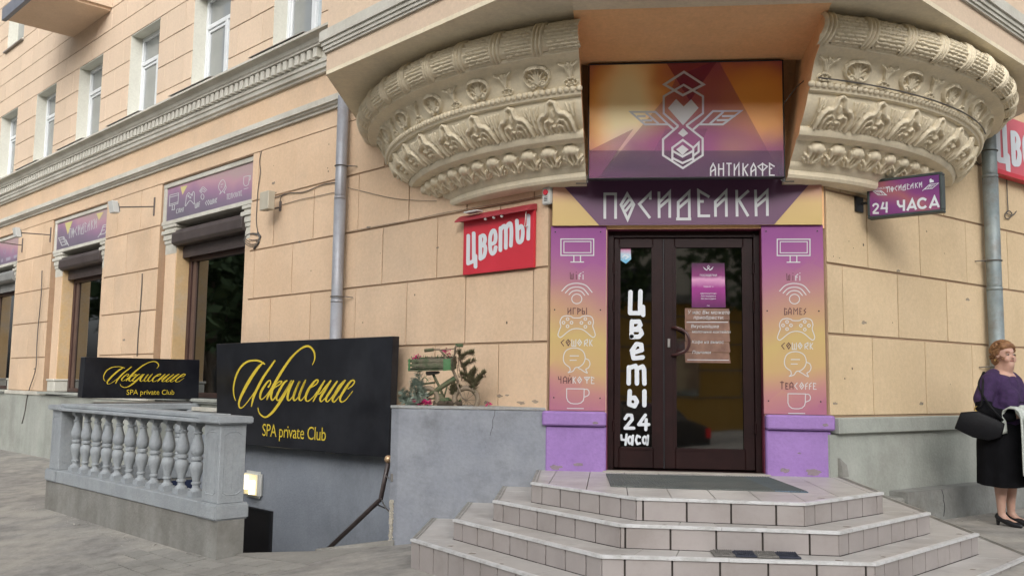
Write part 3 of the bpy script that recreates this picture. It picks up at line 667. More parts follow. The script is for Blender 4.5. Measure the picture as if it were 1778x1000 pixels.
for j in range(11):
    y = .014+j*(LT-.02)/10.5
    for i in range(4):
        x = -.12+.074*i+(.037 if j % 2 else 0)+rs.uniform(-.007, .007); yy = y+rs.uniform(-.003, .003)
        lf.append(([(x-.034, yy), (x-.014, yy+.002)], .0125, .013)); lf.append(([(x-.014, yy+.002), (x+.014, yy)], .0105, .0115)); lf.append(([(x+.014, yy), (x+.034, yy-.001)], .006, .009))
me_f = relief('laurel_leaves', tp, 4.7, 3.5, lf, None, .0042)
place_relief(me_r, 'ribbon_band', [-110.9-6.6*k for k in range(9)], corb[0]); place_relief(me_f, 'laurel_leaves', [-107.5-6.6*k for k in range(10)], corb[0])
place_relief(me_r, 'ribbon_band', [-72.6+6.25*k for k in range(10)], corb[1]); place_relief(me_f, 'laurel_leaves', [-69.6+6.25*k for k in range(9)], corb[1])
# ------------------------------------------------------------------ entrance: purple bases, door
for x0, x1, s in ((-1.275, -.70, -1), (.70, 1.285, 1)):
    mb = MB(); mb.box(x0+.03*(s < 0), x1-.03*(s > 0), -.2, .06, .5, 1.0, DW); pb = mb.build('purple_base', purple, B, recalc=False, bevel=.012)
    mb = MB(); mb.box(x0, x1, -.2, .10, 1.001, 1.13, DW); mb.build('purple_ledge', purple, pb, recalc=False, bevel=.014)
    MB().box(x0+.075*(s < 0), x1-.055*(s > 0), -.3, 0, 1.1, 3.3, DW).build('pier', peach if s < 0 else peachR, B, recalc=False)
mb = MB(); mb.box(-.703, -.69, -.30, -.005, .6, 2.81, DW); mb.box(.69, .703, -.30, -.005, .6, 2.81, DW); mb.box(-.69, .69, -.30, -.005, 2.795, 2.81, DW); mb.build('door_reveal', maroon, B, recalc=False)
mb = MB(); mb.box(-.69, -.635, -.2, -.10, .6, 2.795, DW); mb.box(.635, .69, -.2, -.10, .6, 2.795, DW); mb.box(-.635, .635, -.2, -.10, 2.735, 2.795, DW); mb.box(-.69, .69, -.24, -.02, .575, .612, DW)
df = mb.build('door_frame', brown, B, recalc=False, bevel=.004)
DO = -.115
MB().box(-.64, .64, -.21, -.19, .61, 2.74, DW).build('door_backing', dark, B)
MB().box(-.1825, -.1715, DO-.05, DO-.004, .625, 2.73, DW).build('dark_gap_filler', dark, B)  # dark filler added so the slit between the leaves stays dark
def leaf(x0, x1, gx0, gx1, name='door_leaf'):
    mb = MB(); mb.box(x0, gx0, DO-.06, DO, .625, 2.73, DW); mb.box(gx1, x1, DO-.06, DO, .625, 2.73, DW); mb.box(gx0, gx1, DO-.06, DO, .625, .80, DW); mb.box(gx0, gx1, DO-.06, DO, 2.655, 2.73, DW)
    l = mb.build(name, brown, B, recalc=False, bevel=.006)
    mb = MB()
    for a, b, c, d in ((gx0-.012, gx0+.012, .80, 2.655), (gx1-.012, gx1+.012, .80, 2.655), (gx0, gx1, .788, .812), (gx0, gx1, 2.643, 2.667)): mb.box(a, b, DO, DO+.006, c, d, DW)
    mb.build('glazing_bead', brown, l, recalc=False)
    MB().box(gx0+.001, gx1-.001, DO-.035, DO-.02, .801, 2.654, DW).build('pane', gdoor, l, recalc=False)
    return l
gdoor = glass('entrance_door_glass', (.40, .38, .35), metal=1.)
l1 = leaf(-.632, -.182, -.585, -.275); l2 = leaf(-.172, .632, -.075, .545)
mb = MB(); mb.tube([DW(*p) for p in bez([(-.10, DO, 1.90), (-.06, DO+.05, 1.895), (.02, DO+.09, 1.85), (.045, DO+.10, 1.77), (.02, DO+.09, 1.69), (-.06, DO+.05, 1.655), (-.10, DO, 1.65)], 6)], .014, 10); mb.build('handle', mat('brown_plastic_handle', (.055, .02, .018), None, rough=.3), l2, smooth=True)
mb = MB(); mb.box(-.145, -.118, DO, DO+.012, 1.72, 1.80, DW); mb.build('keyhole_plate', steel, l2, bevel=.003)
for l, x in ((l1, -.636), (l2, .636)):
    for z in (1.0, 2.1, 2.45):
        mb = MB(); mb.tube([DW(x, DO+.012, z-.05), DW(x, DO+.012, z+.05)], .012, 10); mb.box(x-.03, x+.03, DO, DO+.006, z-.035, z+.035, DW); mb.build('hinge', brown, l)
# things stuck on the door
xD, zD = np.array([1., 0, 0]), np.array([0, 0, 1.]); outD = np.array([0, -1., 0]); GP = DO-.019
D2 = lambda px, py: onD(px, py, GP)
let = empty('door_lettering', D2(1105, 640), 'tall white vinyl flower shop lettering running down the narrow door pane', 'lettering')
zf = zc(3.226, 1060, 480)
strokes('flower_word', [[(112, 88), (110, 205), (165, 205), (168, 84)], [(182, 170), (183, 215)], [(120, 252), (118, 335)], [(120, 254), (160, 252), (168, 272), (150, 292), (125, 295)], [(125, 297), (168, 300), (175, 320), (160, 337), (118, 338)],
  [(122, 428), (175, 412), (172, 382), (145, 378), (120, 415), (130, 458), (180, 452)], [(103, 508), (102, 598)], [(103, 512), (140, 500), (148, 520), (148, 598)], [(150, 515), (180, 503), (188, 520), (190, 600)],
  [(108, 642), (105, 715), (135, 725), (148, 700), (135, 678), (110, 680)], [(190, 642), (190, 720)]], pl_tf(zf, D2), outD, wvin, let, 25, True)
strokes('number', [[(82, 795), (95, 775), (118, 776), (122, 800), (82, 848), (130, 848)], [(195, 775), (158, 828), (215, 828)], [(200, 800), (198, 856)]], pl_tf(zf, D2), outD, wvin, let, 18, True)
strokes('hours_word', [[(60, 888), (62, 912), (84, 914)], [(90, 884), (84, 940)], ('c', arc2(110, 915, 11, 20, 0, 330, 10), 12), [(126, 890), (122, 940)], [(165, 898), (150, 890), (142, 915), (150, 937), (165, 932)], ('c', arc2(192, 915, 11, 20, 0, 330, 10), 12), [(210, 890), (206, 940)]], pl_tf(zf, D2), outD, wvin, let, 13, True)
# sticker, purple flyer, brown menu
def sheet(name, px4, m, label, cat, o=GP, th=.002, plane=onD):
    P = [plane(*p, o) for p in px4]; return tag(MB().prism([p for p in P], outD*th).build(name, m), label, cat)
flm = printmat('flyer_print', [(0, (.10, .012, .08)), (.45, (.30, .03, .22)), (.64, (.62, .30, .48)), (.72, (.22, .03, .15)), (1, (.06, .01, .05))], (0, 0, 1), (-.21, .20), 14, .05)
fl = empty('flyer', D2(1231, 495), 'purple flyer on the glass of the right door leaf, above the brown menu', 'flyer')
MB().prism([D2(1201, 457), D2(1258, 457), D2(1260, 534), D2(1201, 534)], outD*.002).build('paper', flm, fl)
D3 = lambda px, py: onD(px, py, GP+.003)
zf = zc(5, 1180, 440)
strokes('emblem', [[(205, 120), (235, 145), (250, 125), (262, 145), (293, 118)], [(215, 135), (240, 148)], [(285, 133), (260, 148)], ('c', [(250, 105), (262, 118), (250, 132), (238, 118)], 3)], pl_tf(zf, D3), outD, wvin, fl, 4)
for t, y, s in (('ПОСИДЕЛКИ', 190, .024), ('круглосуточно', 345, .020), ('без перерыва', 368, .020), ('без выходных', 391, .020), ('тайм-кафе', 285, .018), ('тел.', 450, .016)):
    text_obj('print_line', t, D3(*zf(250, y+8)), xD, zD, outD, s, wvin, fl, align='CENTER')
mn = empty('menu_sheet', D2(1228, 580), 'brown wood patterned menu sheet taped under the purple flyer', 'menu')
mnm = mat('wood_print', (.15, .075, .05), (.26, .14, .095), 9, .6, streak=.2)
ys = [476, 513, 548, 582, 616, 650]
for i in range(5):
    a, b = ys[i]*1., ys[i+1]
    y0, y1 = 535+(ys[i]-476)/174*95, 535+(ys[i+1]-476)/174*95-.7
    MB().prism([D2(1189, y0), D2(1266, y0+1), D2(1267+i*.4, y1+1), D2(1189.5+i*.1, y1)], outD*.002).build('board_stripe', mnm, mn)
zf = zc(5, 1180, 440)
for t, x, y, s in (('У нас Вы можете', 68, 525, .046), ('приобрести:', 118, 570, .046), ('Вкуснейшие', 97, 645, .042), ('молочные коктейли', 105, 690, .036), ('Кофе на вынос', 103, 780, .040), ('Пончики', 108, 870, .040)):
    text_obj('print_line', t, D3(*zf(x, y)), xD, zD, outD, s, gvin, mn, shear=.15)
strokes('rule', [[(60, 597), (420, 597)], [(65, 922), (428, 926)]], pl_tf(zf, D3), outD, wvin, mn, 5)
stk = empty('door_sticker', D2(1085, 443), 'small blue and pink shield sticker at the top left of the door glass', 'sticker')
MB().prism([D2(1075, 431), D2(1095, 431), D2(1096, 450), D2(1087, 458), D2(1076, 451)], outD*.002).build('sticker_sheet', printmat('sticker_print', [(0, (.15, .45, .65)), (.5, (.45, .6, .7)), (1, (.6, .2, .35))], (0, 0, 1), (-.06, .06), 20, .2), stk)
strokes('white_swirl', [[(1080, 447), (1085, 443), (1091, 446), (1086, 450)]], lambda x, y: D3(x, y), outD, wvin, stk, 2)

# ------------------------------------------------------------------ signs round the door
def panel_icons(par, plane_tf, out, RU):
    T = plane_tf
    o1 = (lambda x, y: (x, y)); sh = lambda dx, dy: (lambda L: [tuple([p[0]+dx, p[1]+dy]+list(p[2:])) for p in L])
    def S_(name, items, dx, dy, m, w_=9, cv=False):
        out_ = []
        for it in items:
            if isinstance(it, tuple) and isinstance(it[0], str): out_.append((it[0], sh(dx, dy)(it[1]), it[2] if len(it) > 2 else w_))
            else: out_.append(sh(dx, dy)(it))
        strokes(name, out_, T, out, m, par, w_, curve=cv)
    R_ = 0 if RU else 1
    S_('monitor_icon', [('c', [(150, 95), (505, 95), (505, 272), (150, 272)], 11), ('c', [(182, 122), (475, 122), (475, 243), (182, 243)], 9), [(290, 276), (290, 340)], [(362, 276), (362, 340)], [(252, 344), (400, 344)]], R_*3, R_*2, gvin, 11)
    S_('wifi_word_dark', [[(250, 455), (253, 526), (283, 526), (283, 465)], [(268, 475), (268, 522)], [(317, 478), (317, 535)], [(312, 455), (322, 455)]], R_*6, R_*12, dvin, 8)
    S_('wifi_word_white', [[(347, 535), (345, 485), (372, 462)], [(347, 497), (366, 497)], [(390, 478), (390, 535)], [(385, 453), (396, 453)]], R_*8, R_*12, gvin, 8)
    dx = R_*18
    S_('wifi_icon', [('c', arc2(322, 743, 55, 52, 0, 345, 22), 9), ('s', [(235, 700), (270, 665), (320, 652), (372, 665), (410, 707)], 10), ('s', [(195, 682), (250, 630), (320, 615), (390, 632), (450, 700)], 10), ('s', [(157, 660), (225, 595), (320, 574), (420, 598), (490, 675)], 10)], dx, R_*2, gvin, 10)
    if RU: S_('games_word', [[(226, 912), (226, 840)], [(258, 838), (258, 912)], [(228, 892), (256, 858)], [(282, 912), (282, 845), (312, 845)], [(332, 912), (332, 845), (365, 862), (336, 885)], [(382, 840), (382, 905), (405, 905), (405, 878), (384, 878)], [(428, 838), (428, 912)]], 0, 0, dvin, 9)
    else: S_('games_word', [[(258, 855), (232, 845), (232, 915), (258, 910), (258, 885), (246, 885)], [(275, 915), (277, 865), (290, 842), (305, 862), (305, 915)], [(278, 890), (304, 890)], [(332, 915), (332, 845), (352, 875), (374, 845), (374, 915)], [(422, 850), (398, 845), (398, 912), (424, 912)], [(398, 880), (415, 880)], [(466, 845), (442, 870), (462, 885), (440, 915)]], 0, 0, dvin, 9)
    dx, dy = R_*37, R_*30
    S_('gamepad_icon', [('s', [(150, 1040), (140, 990), (165, 940), (215, 926), (262, 934), (285, 948), (355, 948), (380, 934), (430, 926), (482, 940), (503, 990), (495, 1040), (512, 1090), (522, 1135), (505, 1158), (480, 1150), (380, 1074), (265, 1074), (160, 1152), (135, 1158), (118, 1135), (130, 1090), (150, 1040)], 9)]+[('c', arc2(x, y, 15, 15, 0, 330, 10), 8) for x, y in ((222, 962), (178, 1000), (265, 1000), (222, 1040), (415, 960), (372, 1002), (460, 1002), (415, 1045))], dx, dy, gvin, 9)
    dx, dy = R_*48, R_*35
    S_('cowork_word_dark', [[(186, 1184), (152, 1215), (182, 1255)], ('c', [(228, 1184), (205, 1212), (230, 1250), (252, 1212)], 9), [(215, 1225), (240, 1200)]], dx, dy, dvin, 9)
    S_('cowork_word_white', [[(268, 1182), (268, 1255), (312, 1255), (312, 1182)], [(290, 1195), (290, 1250)], ('c', [(352, 1184), (330, 1215), (352, 1250), (375, 1215)], 8), [(340, 1228), (364, 1203)], [(405, 1255), (405, 1200), (438, 1182), (438, 1215), (410, 1225), (440, 1255)], [(462, 1182), (462, 1255)], [(490, 1186), (467, 1220), (492, 1255)]], dx, dy, gvin, 8)
    dx, dy = R_*55, R_*40
    S_('speech_icon', [('s', arc2(295, 1380, 118, 105, 118, -238, 24)[1:-1], 9) if False else ('s', [(245, 1485), (190, 1440), (176, 1380), (200, 1310), (260, 1278), (330, 1278), (390, 1312), (413, 1380), (395, 1440), (350, 1480), (305, 1490), (280, 1525), (228, 1542), (250, 1520), (245, 1485)], 9), [(245, 1360), (345, 1360)], [(245, 1408), (320, 1408)], ('s', [(415, 1388), (452, 1408), (465, 1450), (448, 1488), (420, 1508), (436, 1545), (400, 1530), (375, 1512), (335, 1492)], 9)], dx, dy, gvin, 9)
    dx, dy = R_*66, R_*65
    if RU:
        S_('tea_word_dark', [[(122, 1582), (125, 1615), (150, 1615)], [(150, 1580), (150, 1660)], [(176, 1660), (176, 1602), (195, 1584), (213, 1602), (213, 1660)], [(178, 1634), (211, 1634)], [(230, 1592), (230, 1660)], [(262, 1592), (262, 1660)], [(232, 1642), (260, 1602)], [(238, 1574), (252, 1574)]], 0, 0, dvin, 9)
        S_('coffee_word_white', [[(282, 1585), (282, 1660)], [(310, 1588), (287, 1620), (312, 1660)], ('c', [(352, 1588), (330, 1620), (352, 1655), (375, 1620)], 8), [(341, 1632), (364, 1608)], [(432, 1585), (432, 1660)], [(402, 1592), (462, 1592), (432, 1630), (402, 1592)], [(512, 1602), (480, 1588), (480, 1660), (514, 1660)], [(482, 1622), (500, 1622)]], 0, 0, gvin, 8)
    else:
        S_('tea_word_dark', [[(182, 1648), (225, 1648)], [(204, 1632), (204, 1722)], [(272, 1662), (246, 1655), (246, 1720), (274, 1720)], [(248, 1688), (264, 1688)], [(290, 1722), (290, 1665), (307, 1648), (324, 1665), (324, 1722)], [(292, 1695), (322, 1695)]], 0, 0, dvin, 9)
        S_('coffee_word_white', [[(372, 1650), (342, 1685), (372, 1725)], ('c', [(418, 1650), (396, 1685), (418, 1720), (441, 1685)], 8), [(407, 1697), (430, 1672)], [(460, 1725), (460, 1670), (485, 1650)], [(462, 1688), (480, 1688)], [(502, 1725), (502, 1670), (527, 1650)], [(504, 1688), (522, 1688)], [(575, 1662), (546, 1655), (546, 1722), (578, 1722)], [(548, 1688), (565, 1688)]], 0, 0, gvin, 8)
    dx, dy = R_*57, R_*54
    S_('cup_icon', [[(212, 1716), (212, 1815), (225, 1850), (255, 1874), (290, 1879), (330, 1879), (365, 1870), (392, 1845), (400, 1810), (402, 1718), (208, 1716)], ('s', [(404, 1722), (438, 1724), (455, 1750), (448, 1785), (405, 1806)], 9), [(215, 1929), (398, 1931)]], dx, dy, gvin, 9)
def xyp(px): return [onD(*p, .02) for p in px]
LAB = {'l': 'tall left door panel printed with café icons and Russian words on purple and gold', 'r': 'tall right door panel printed with café icons and English words on purple and gold'}
for k, (x0, x1, mname, RU, ox) in enumerate(((-1.215, -.706, 'left_panel_print', True, 950), (.692, 1.232, 'right_panel_print', False, 1325))):
    m = printmat(mname, [(0, (.36, .13, .20)), (.13, (.44, .20, .19)), (.26, (.50, .33, .15)), (.42, (.50, .36, .14)), (.54, (.46, .27, .16)), (.68, (.36, .15, .20)), (.84, (.30, .085, .24)), (1, (.24, .055, .22))], (.25 if k == 0 else -.25, 0, 1), (0, 1.70), 1.3, .10, facet=.05)
    pnl = empty('printed_panel', DW((x0+x1)/2, .01, 1.13), LAB['l' if RU else 'r'], 'sign')
    MB().box(x0, x1, .002, .018, 1.135, 2.825, DW).build('board', m, pnl, recalc=False)
    panel_icons(pnl, (lambda ox: (lambda x, y: onD(x/6.25+ox, y/6.25+400, .018)))(ox), outD, RU)
    mb = MB()
    for x in (x0+.04, x1-.05):
        for z in (1.25, 2.05, 2.77): mb.tube([DW(x, .0175, z), DW(x, .0235, z)], .007, 8)
    mb.build('screw', dark, pnl)
# banner over the door
bn = empty('name_banner', DW(0, .05, 2.82), 'wide dark purple banner over the door with white runic style lettering', 'sign')
zt, zb = 3.262, 2.826
MB().box(-1.20, 1.222, .02, .05, zb, zt, DW).build('board', printmat('banner_gold', [(0, (.56, .40, .16)), (.35, (.60, .42, .18)), (.7, (.50, .24, .20)), (1, (.36, .11, .22))], (0, 0, 1), (.05, .50), 1., .10), bn, recalc=False)
bd = MB().prism([DW(-1.16, .0505, zt), DW(1.175, .0505, zt), DW(.80, .0505, zb), DW(-.77, .0505, zb)], outD*.0015).build('dark_field', mat('dark_plum_print', (.105, .042, .095), (.135, .055, .115), 1.5, .45), bn)
zf = zc(5.556, 1030, 310); PB = lambda px, py: onD(px, py, .0525)
POS = [[(112, 390), (112, 150), (216, 150), (216, 390)], ('c', [(328, 150), (268, 255), (332, 395), (392, 252)]), [(288, 280), (356, 195)], [(310, 318), (380, 232)], [(550, 205), (550, 145), (445, 248), (548, 383)], [(634, 128), (636, 382)], [(738, 380), (738, 130), (640, 228)], [(735, 198), (642, 278)],
  [(945, 392), (800, 392)], [(820, 385), (820, 230), (925, 130), (928, 385)], [(920, 205), (826, 285)], [(1120, 180), (1015, 118), (1020, 362), (1127, 362)], [(1022, 222), (1066, 222)], [(1180, 370), (1178, 225), (1282, 122), (1285, 370)], [(1278, 188), (1186, 272)], [(1383, 112), (1388, 368)], [(1500, 118), (1402, 205), (1495, 365)], [(1565, 110), (1572, 366)], [(1680, 362), (1678, 120), (1576, 218)], [(1674, 188), (1578, 268)]]
strokes('letters', POS, pl_tf(zf, PB), outD, gvin, bn, 26)
# big sign box with emblem
sb = empty('sign_box', DW(0, .35, 3.19), 'large purple and orange sign box with winged heart and cup emblem above the entrance', 'sign')
sbm = bpy.data.materials.new('sunburst_print'); sbm.use_nodes = True
def sunburst(m):
    N = m.node_tree.nodes; K = m.node_tree.links; p = N['Principled BSDF']; p.inputs['Roughness'].default_value = .4
    tc = N.new('ShaderNodeTexCoord'); sx = N.new('ShaderNodeSeparateXYZ'); K.new(tc.outputs['Object'], sx.inputs[0])
    def blob(cx, cz, rx, rz, sharp=0.):
        a = N.new('ShaderNodeMath'); a.operation = 'SUBTRACT'; a.inputs[1].default_value = cx; K.new(sx.outputs[0], a.inputs[0])
        a2 = N.new('ShaderNodeMath'); a2.operation = 'DIVIDE'; a2.inputs[1].default_value = rx; K.new(a.outputs[0], a2.inputs[0])
        b = N.new('ShaderNodeMath'); b.operation = 'SUBTRACT'; b.inputs[1].default_value = cz; K.new(sx.outputs[2], b.inputs[0])
        b2 = N.new('ShaderNodeMath'); b2.operation = 'DIVIDE'; b2.inputs[1].default_value = rz; K.new(b.outputs[0], b2.inputs[0])
        c = N.new('ShaderNodeCombineXYZ'); K.new(a2.outputs[0], c.inputs[0]); K.new(b2.outputs[0], c.inputs[1])
        nz = N.new('ShaderNodeTexNoise'); nz.inputs['Scale'].default_value = 2.4; nz.inputs['Detail'].default_value = 2; K.new(tc.outputs['Object'], nz.inputs['Vector'])
        l = N.new('ShaderNodeVectorMath'); l.operation = 'LENGTH'; K.new(c.outputs[0], l.inputs[0])
        ad = N.new('ShaderNodeMath'); ad.operation = 'MULTIPLY_ADD'; ad.inputs[1].default_value = .7; ad.inputs[2].default_value = -.35; K.new(nz.outputs['Fac'], ad.inputs[0])
        s = N.new('ShaderNodeMath'); s.operation = 'ADD'; K.new(l.outputs['Value'], s.inputs[0]); K.new(ad.outputs[0], s.inputs[1])
        r = N.new('ShaderNodeMapRange'); r.interpolation_type = 'SMOOTHSTEP'; r.inputs[1].default_value = sharp; r.inputs[2].default_value = 1.2; r.inputs[3].default_value = 1; r.inputs[4].default_value = 0; K.new(s.outputs[0], r.inputs[0]); return r.outputs[0]
    cur = None
    def layer(fac, col, base):
        x = N.new('ShaderNodeMix'); x.data_type = 'RGBA'; K.new(fac, x.inputs[0]); x.inputs[7].default_value = tuple(col)+(1,)
        if isinstance(base, tuple): x.inputs[6].default_value = base+(1,)
        else: K.new(base, x.inputs[6])
        return x.outputs[2]
    cur = layer(blob(.2, .85, 1.1, .55), (.60, .19, .05), (.24, .03, .12))
    cur = layer(blob(.66, .66, .50, .42, .3), (.80, .34, .06), cur)
    cur = layer(blob(-.56, .62, .50, .75, .3), (1., .50, .09), cur)
    cur = layer(blob(-.52, .62, .30, .62, .35), (1., .86, .48), cur)
    cur = layer(blob(-.1, .30, .75, .24), (.38, .05, .24), cur)
    cur = layer(blob(.42, .28, .22, .16), (.48, .20, .12), cur)
    cur = layer(blob(-.45, .10, .7, .2), (.05, .025, .06), cur)
    cur = layer(blob(.6, .02, .75, .22), (.06, .03, .07), cur)
    cur = layer(blob(-.62, .0, .3, .1), (.25, .07, .2), cur)
    K.new(cur, p.inputs['Base Color'])
sunburst(sbm)
MB().box(-.857, .837, .305, .349, 3.203, 4.237, DW).build('face', sbm, sb, recalc=False)
mb = MB(); mb.box(-.87, -.858, .27, .355, 3.19, 4.25, DW); mb.box(.838, .85, .27, .355, 3.19, 4.25, DW); mb.box(-.858, .838, .27, .355, 4.238, 4.25, DW); mb.box(-.858, .838, .27, .355, 3.19, 3.202, DW); mb.box(-.845, .825, .27, .28, 3.215, 4.225, DW)
mb.build('frame', dark, sb, recalc=False, bevel=.004)
PF = lambda px, py: onD(px, py, .351)
tri = mat('translucent_plum_facet', (.20, .035, .13), (.26, .05, .15), 2, .4); tri2 = mat('orange_facet', (.44, .17, .05), (.5, .22, .07), 2, .4)
def clear(m, al):
    m.node_tree.nodes['Principled BSDF'].inputs['Alpha'].default_value = al; return m
zs3 = zc(2.5, 980, 0)
for nm, poly, rgb, al in (('triangle_facet', [(640, 271), (672, 271), (930, 740), (930, 770), (150, 770), (455, 405), (490, 330)], (.30, .04, .20), .34), ('top_facet', [(440, 271), (660, 271), (545, 440), (490, 350)], (.30, .02, .08), .5),
  ('lower_band', [(108, 655), (948, 655), (948, 771), (108, 771)], (.05, .02, .07), .45), ('left_facet', [(108, 771), (150, 771), (300, 560), (108, 655)], (.35, .06, .22), .35), ('small_facet', [(355, 717), (560, 717), (620, 560), (440, 560)], (.40, .10, .30), .3)):
    strokes(nm, [('f', poly)], pl_tf(zs3, lambda px, py: onD(px, py, .3493)), outD, clear(mat(nm+'_print', rgb, None, rough=.4), al), sb, lift=.0001)
zf5 = zc(5, 1080, 110)
E_ = [('c', [(538, 78), (708, 187), (528, 280), (367, 187)], 20), [(490, 548), (362, 437), (362, 290), (535, 190), (703, 290), (703, 437), (556, 545)], ('c', [(75, 425), (290, 425), (400, 533), (198, 533)], 18), [(130, 462), (205, 462)], [(170, 498), (262, 498)], [(208, 432), (318, 528)],
  ('c', [(1035, 416), (790, 418), (672, 533), (875, 533)], 18), [(985, 460), (868, 462)], [(925, 495), (822, 497)], [(880, 425), (762, 528)], [(488, 548), (356, 662), (356, 800), (528, 912), (700, 800), (700, 655), (560, 545)], [(402, 533), (455, 580)], [(668, 533), (608, 585)],
  ('f', [(470, 312), (535, 378), (600, 315), (665, 390), (530, 540), (398, 392)]), ('f', [(530, 565), (575, 610), (530, 642), (487, 610)]), [(437, 845), (437, 735), (528, 668), (618, 735), (618, 845)], ('f', [(525, 710), (578, 750), (525, 800), (470, 750)]), [(443, 765), (525, 812), (612, 765)], [(440, 825), (525, 868), (615, 828)], [(620, 735), (665, 692), (665, 770), (622, 802)]]
strokes('emblem', E_, pl_tf(zf5, PF), outD, gvin, sb, 18)
AN = [[(435, 290), (435, 185), (470, 118), (502, 182), (502, 290)], [(437, 235), (500, 192)], [(548, 120), (548, 290)], [(615, 105), (615, 290)], [(550, 192), (613, 192)], [(655, 115), (730, 115)], [(692, 118), (692, 290)], [(768, 120), (768, 290)], [(832, 290), (832, 110), (772, 210)], [(890, 110), (890, 290)], [(963, 125), (903, 190), (955, 290)],
  [(1002, 290), (1002, 185), (1037, 118), (1068, 182), (1068, 290)], [(1004, 235), (1066, 192)], [(1163, 105), (1163, 290)], ('c', [(1163, 118), (1100, 158), (1163, 222), (1230, 158)], 17), [(1333, 160), (1262, 115), (1262, 280), (1333, 280)], [(1264, 185), (1298, 185)]]
strokes('letters', AN, pl_tf(zc(8.08, 1180, 270), PF), outD, gvin, sb, 18)
# two small floodlights under it, a black junction bundle
for x, lab in ((-.93, 'small grey floodlight at the lower left corner of the large sign box'), (.90, 'small grey floodlight at the lower right corner of the large sign box')):
    fl_ = empty('floodlight', DW(x, .10, 3.2), lab, 'floodlight')
    mb = MB(); mb.tube([DW(x-.04, .0, 3.30), DW(x-.04, .12, 3.30), DW(x-.04, .14, 3.22)], .007, 6); mb.tube([DW(x-.04, .12, 3.30), DW(x+.04, .12, 3.30), DW(x+.04, .14, 3.22)], .007, 6); mb.build('bracket', dark, fl_)
    mb = MB(); mb.prism([DW(x-.055, .11, 3.25), DW(x+.055, .11, 3.25), DW(x+.06, .20, 3.19), DW(x-.06, .20, 3.19)], (0, 0, .035)); mb.build('housing', lampw, fl_, bevel=.004)
    mb = MB(); mb.box(x-.05, x+.05, .205, .215, 3.18, 3.215, DW); mb.build('lens', gup, fl_)
mb = MB()
for k in range(7): mb.tube([DW(-1.16+.03*math.sin(k*2.1+t), .09+.02*cos(k+t*2), 3.24+.03*cos(k*1.3+t*1.7)) for t in np.linspace(0, 2.6, 8)], .010, 6)
tag(mb.build('cable_bundle', dark, smooth=True), 'black bundle of cable and tape at the left end of the door banner', 'cable')
al = empty('alarm_sounder', onL(951, 343, .01), 'small white alarm box with a red lamp beside the door banner', 'alarm')
mb = MB(); mb.box(-.035, .065, .016, .06, 3.03, 3.19, LW); mb.build('case', lampw, al, bevel=.008, seg=2)
mb = MB(); mb.tube([LW(.013, .06, 3.14), LW(.013, .075, 3.14)], .026, 14); mb.build('red_lamp', red, al)
mb = MB()
for z in (3.06, 3.075, 3.09): mb.box(-.005, .035, .0605, .063, z, z+.006, LW)
mb.build('grille', dark, al)
# ------------------------------------------------------------------ tiled entrance steps
ST = empty('entrance_steps', (0, -1.5, 0), 'half octagon flight of pinkish tiled steps with metal nosings before the door', 'steps')
LV = [(.60, [(-1.325, -.05), (-1.28, -1.12), (-.49, -1.94), (.63, -2.0), (1.36, -1.2), (1.35, .05)]),
      (.45, [(-1.63, -.05), (-1.58, -1.10), (-.60, -2.17), (.80, -2.21), (1.72, -1.11), (1.69, .32)]),
      (.30, [(-1.945, -.05), (-1.89, -1.13), (-.72, -2.48), (.96, -2.43), (2.08, -1.06), (2.05, .62)]),
      (.15, [(-2.27, -.05), (-2.21, -1.2), (-.86, -2.76), (1.15, -2.72), (2.45, -1.05), (2.42, .9)])]
core = MB()
for z, P in LV:
    c = np.array([0, -.9]); q = [tuple(np.array(p)+(c-np.array(p))/np.linalg.norm(c-np.array(p))*.016) for p in P]
    q[0] = (q[0][0], P[0][1]); q[-1] = (q[-1][0], P[-1][1])
    core.prism([(x, y, z-.165) for x, y in q], (0, 0, .165-.012))
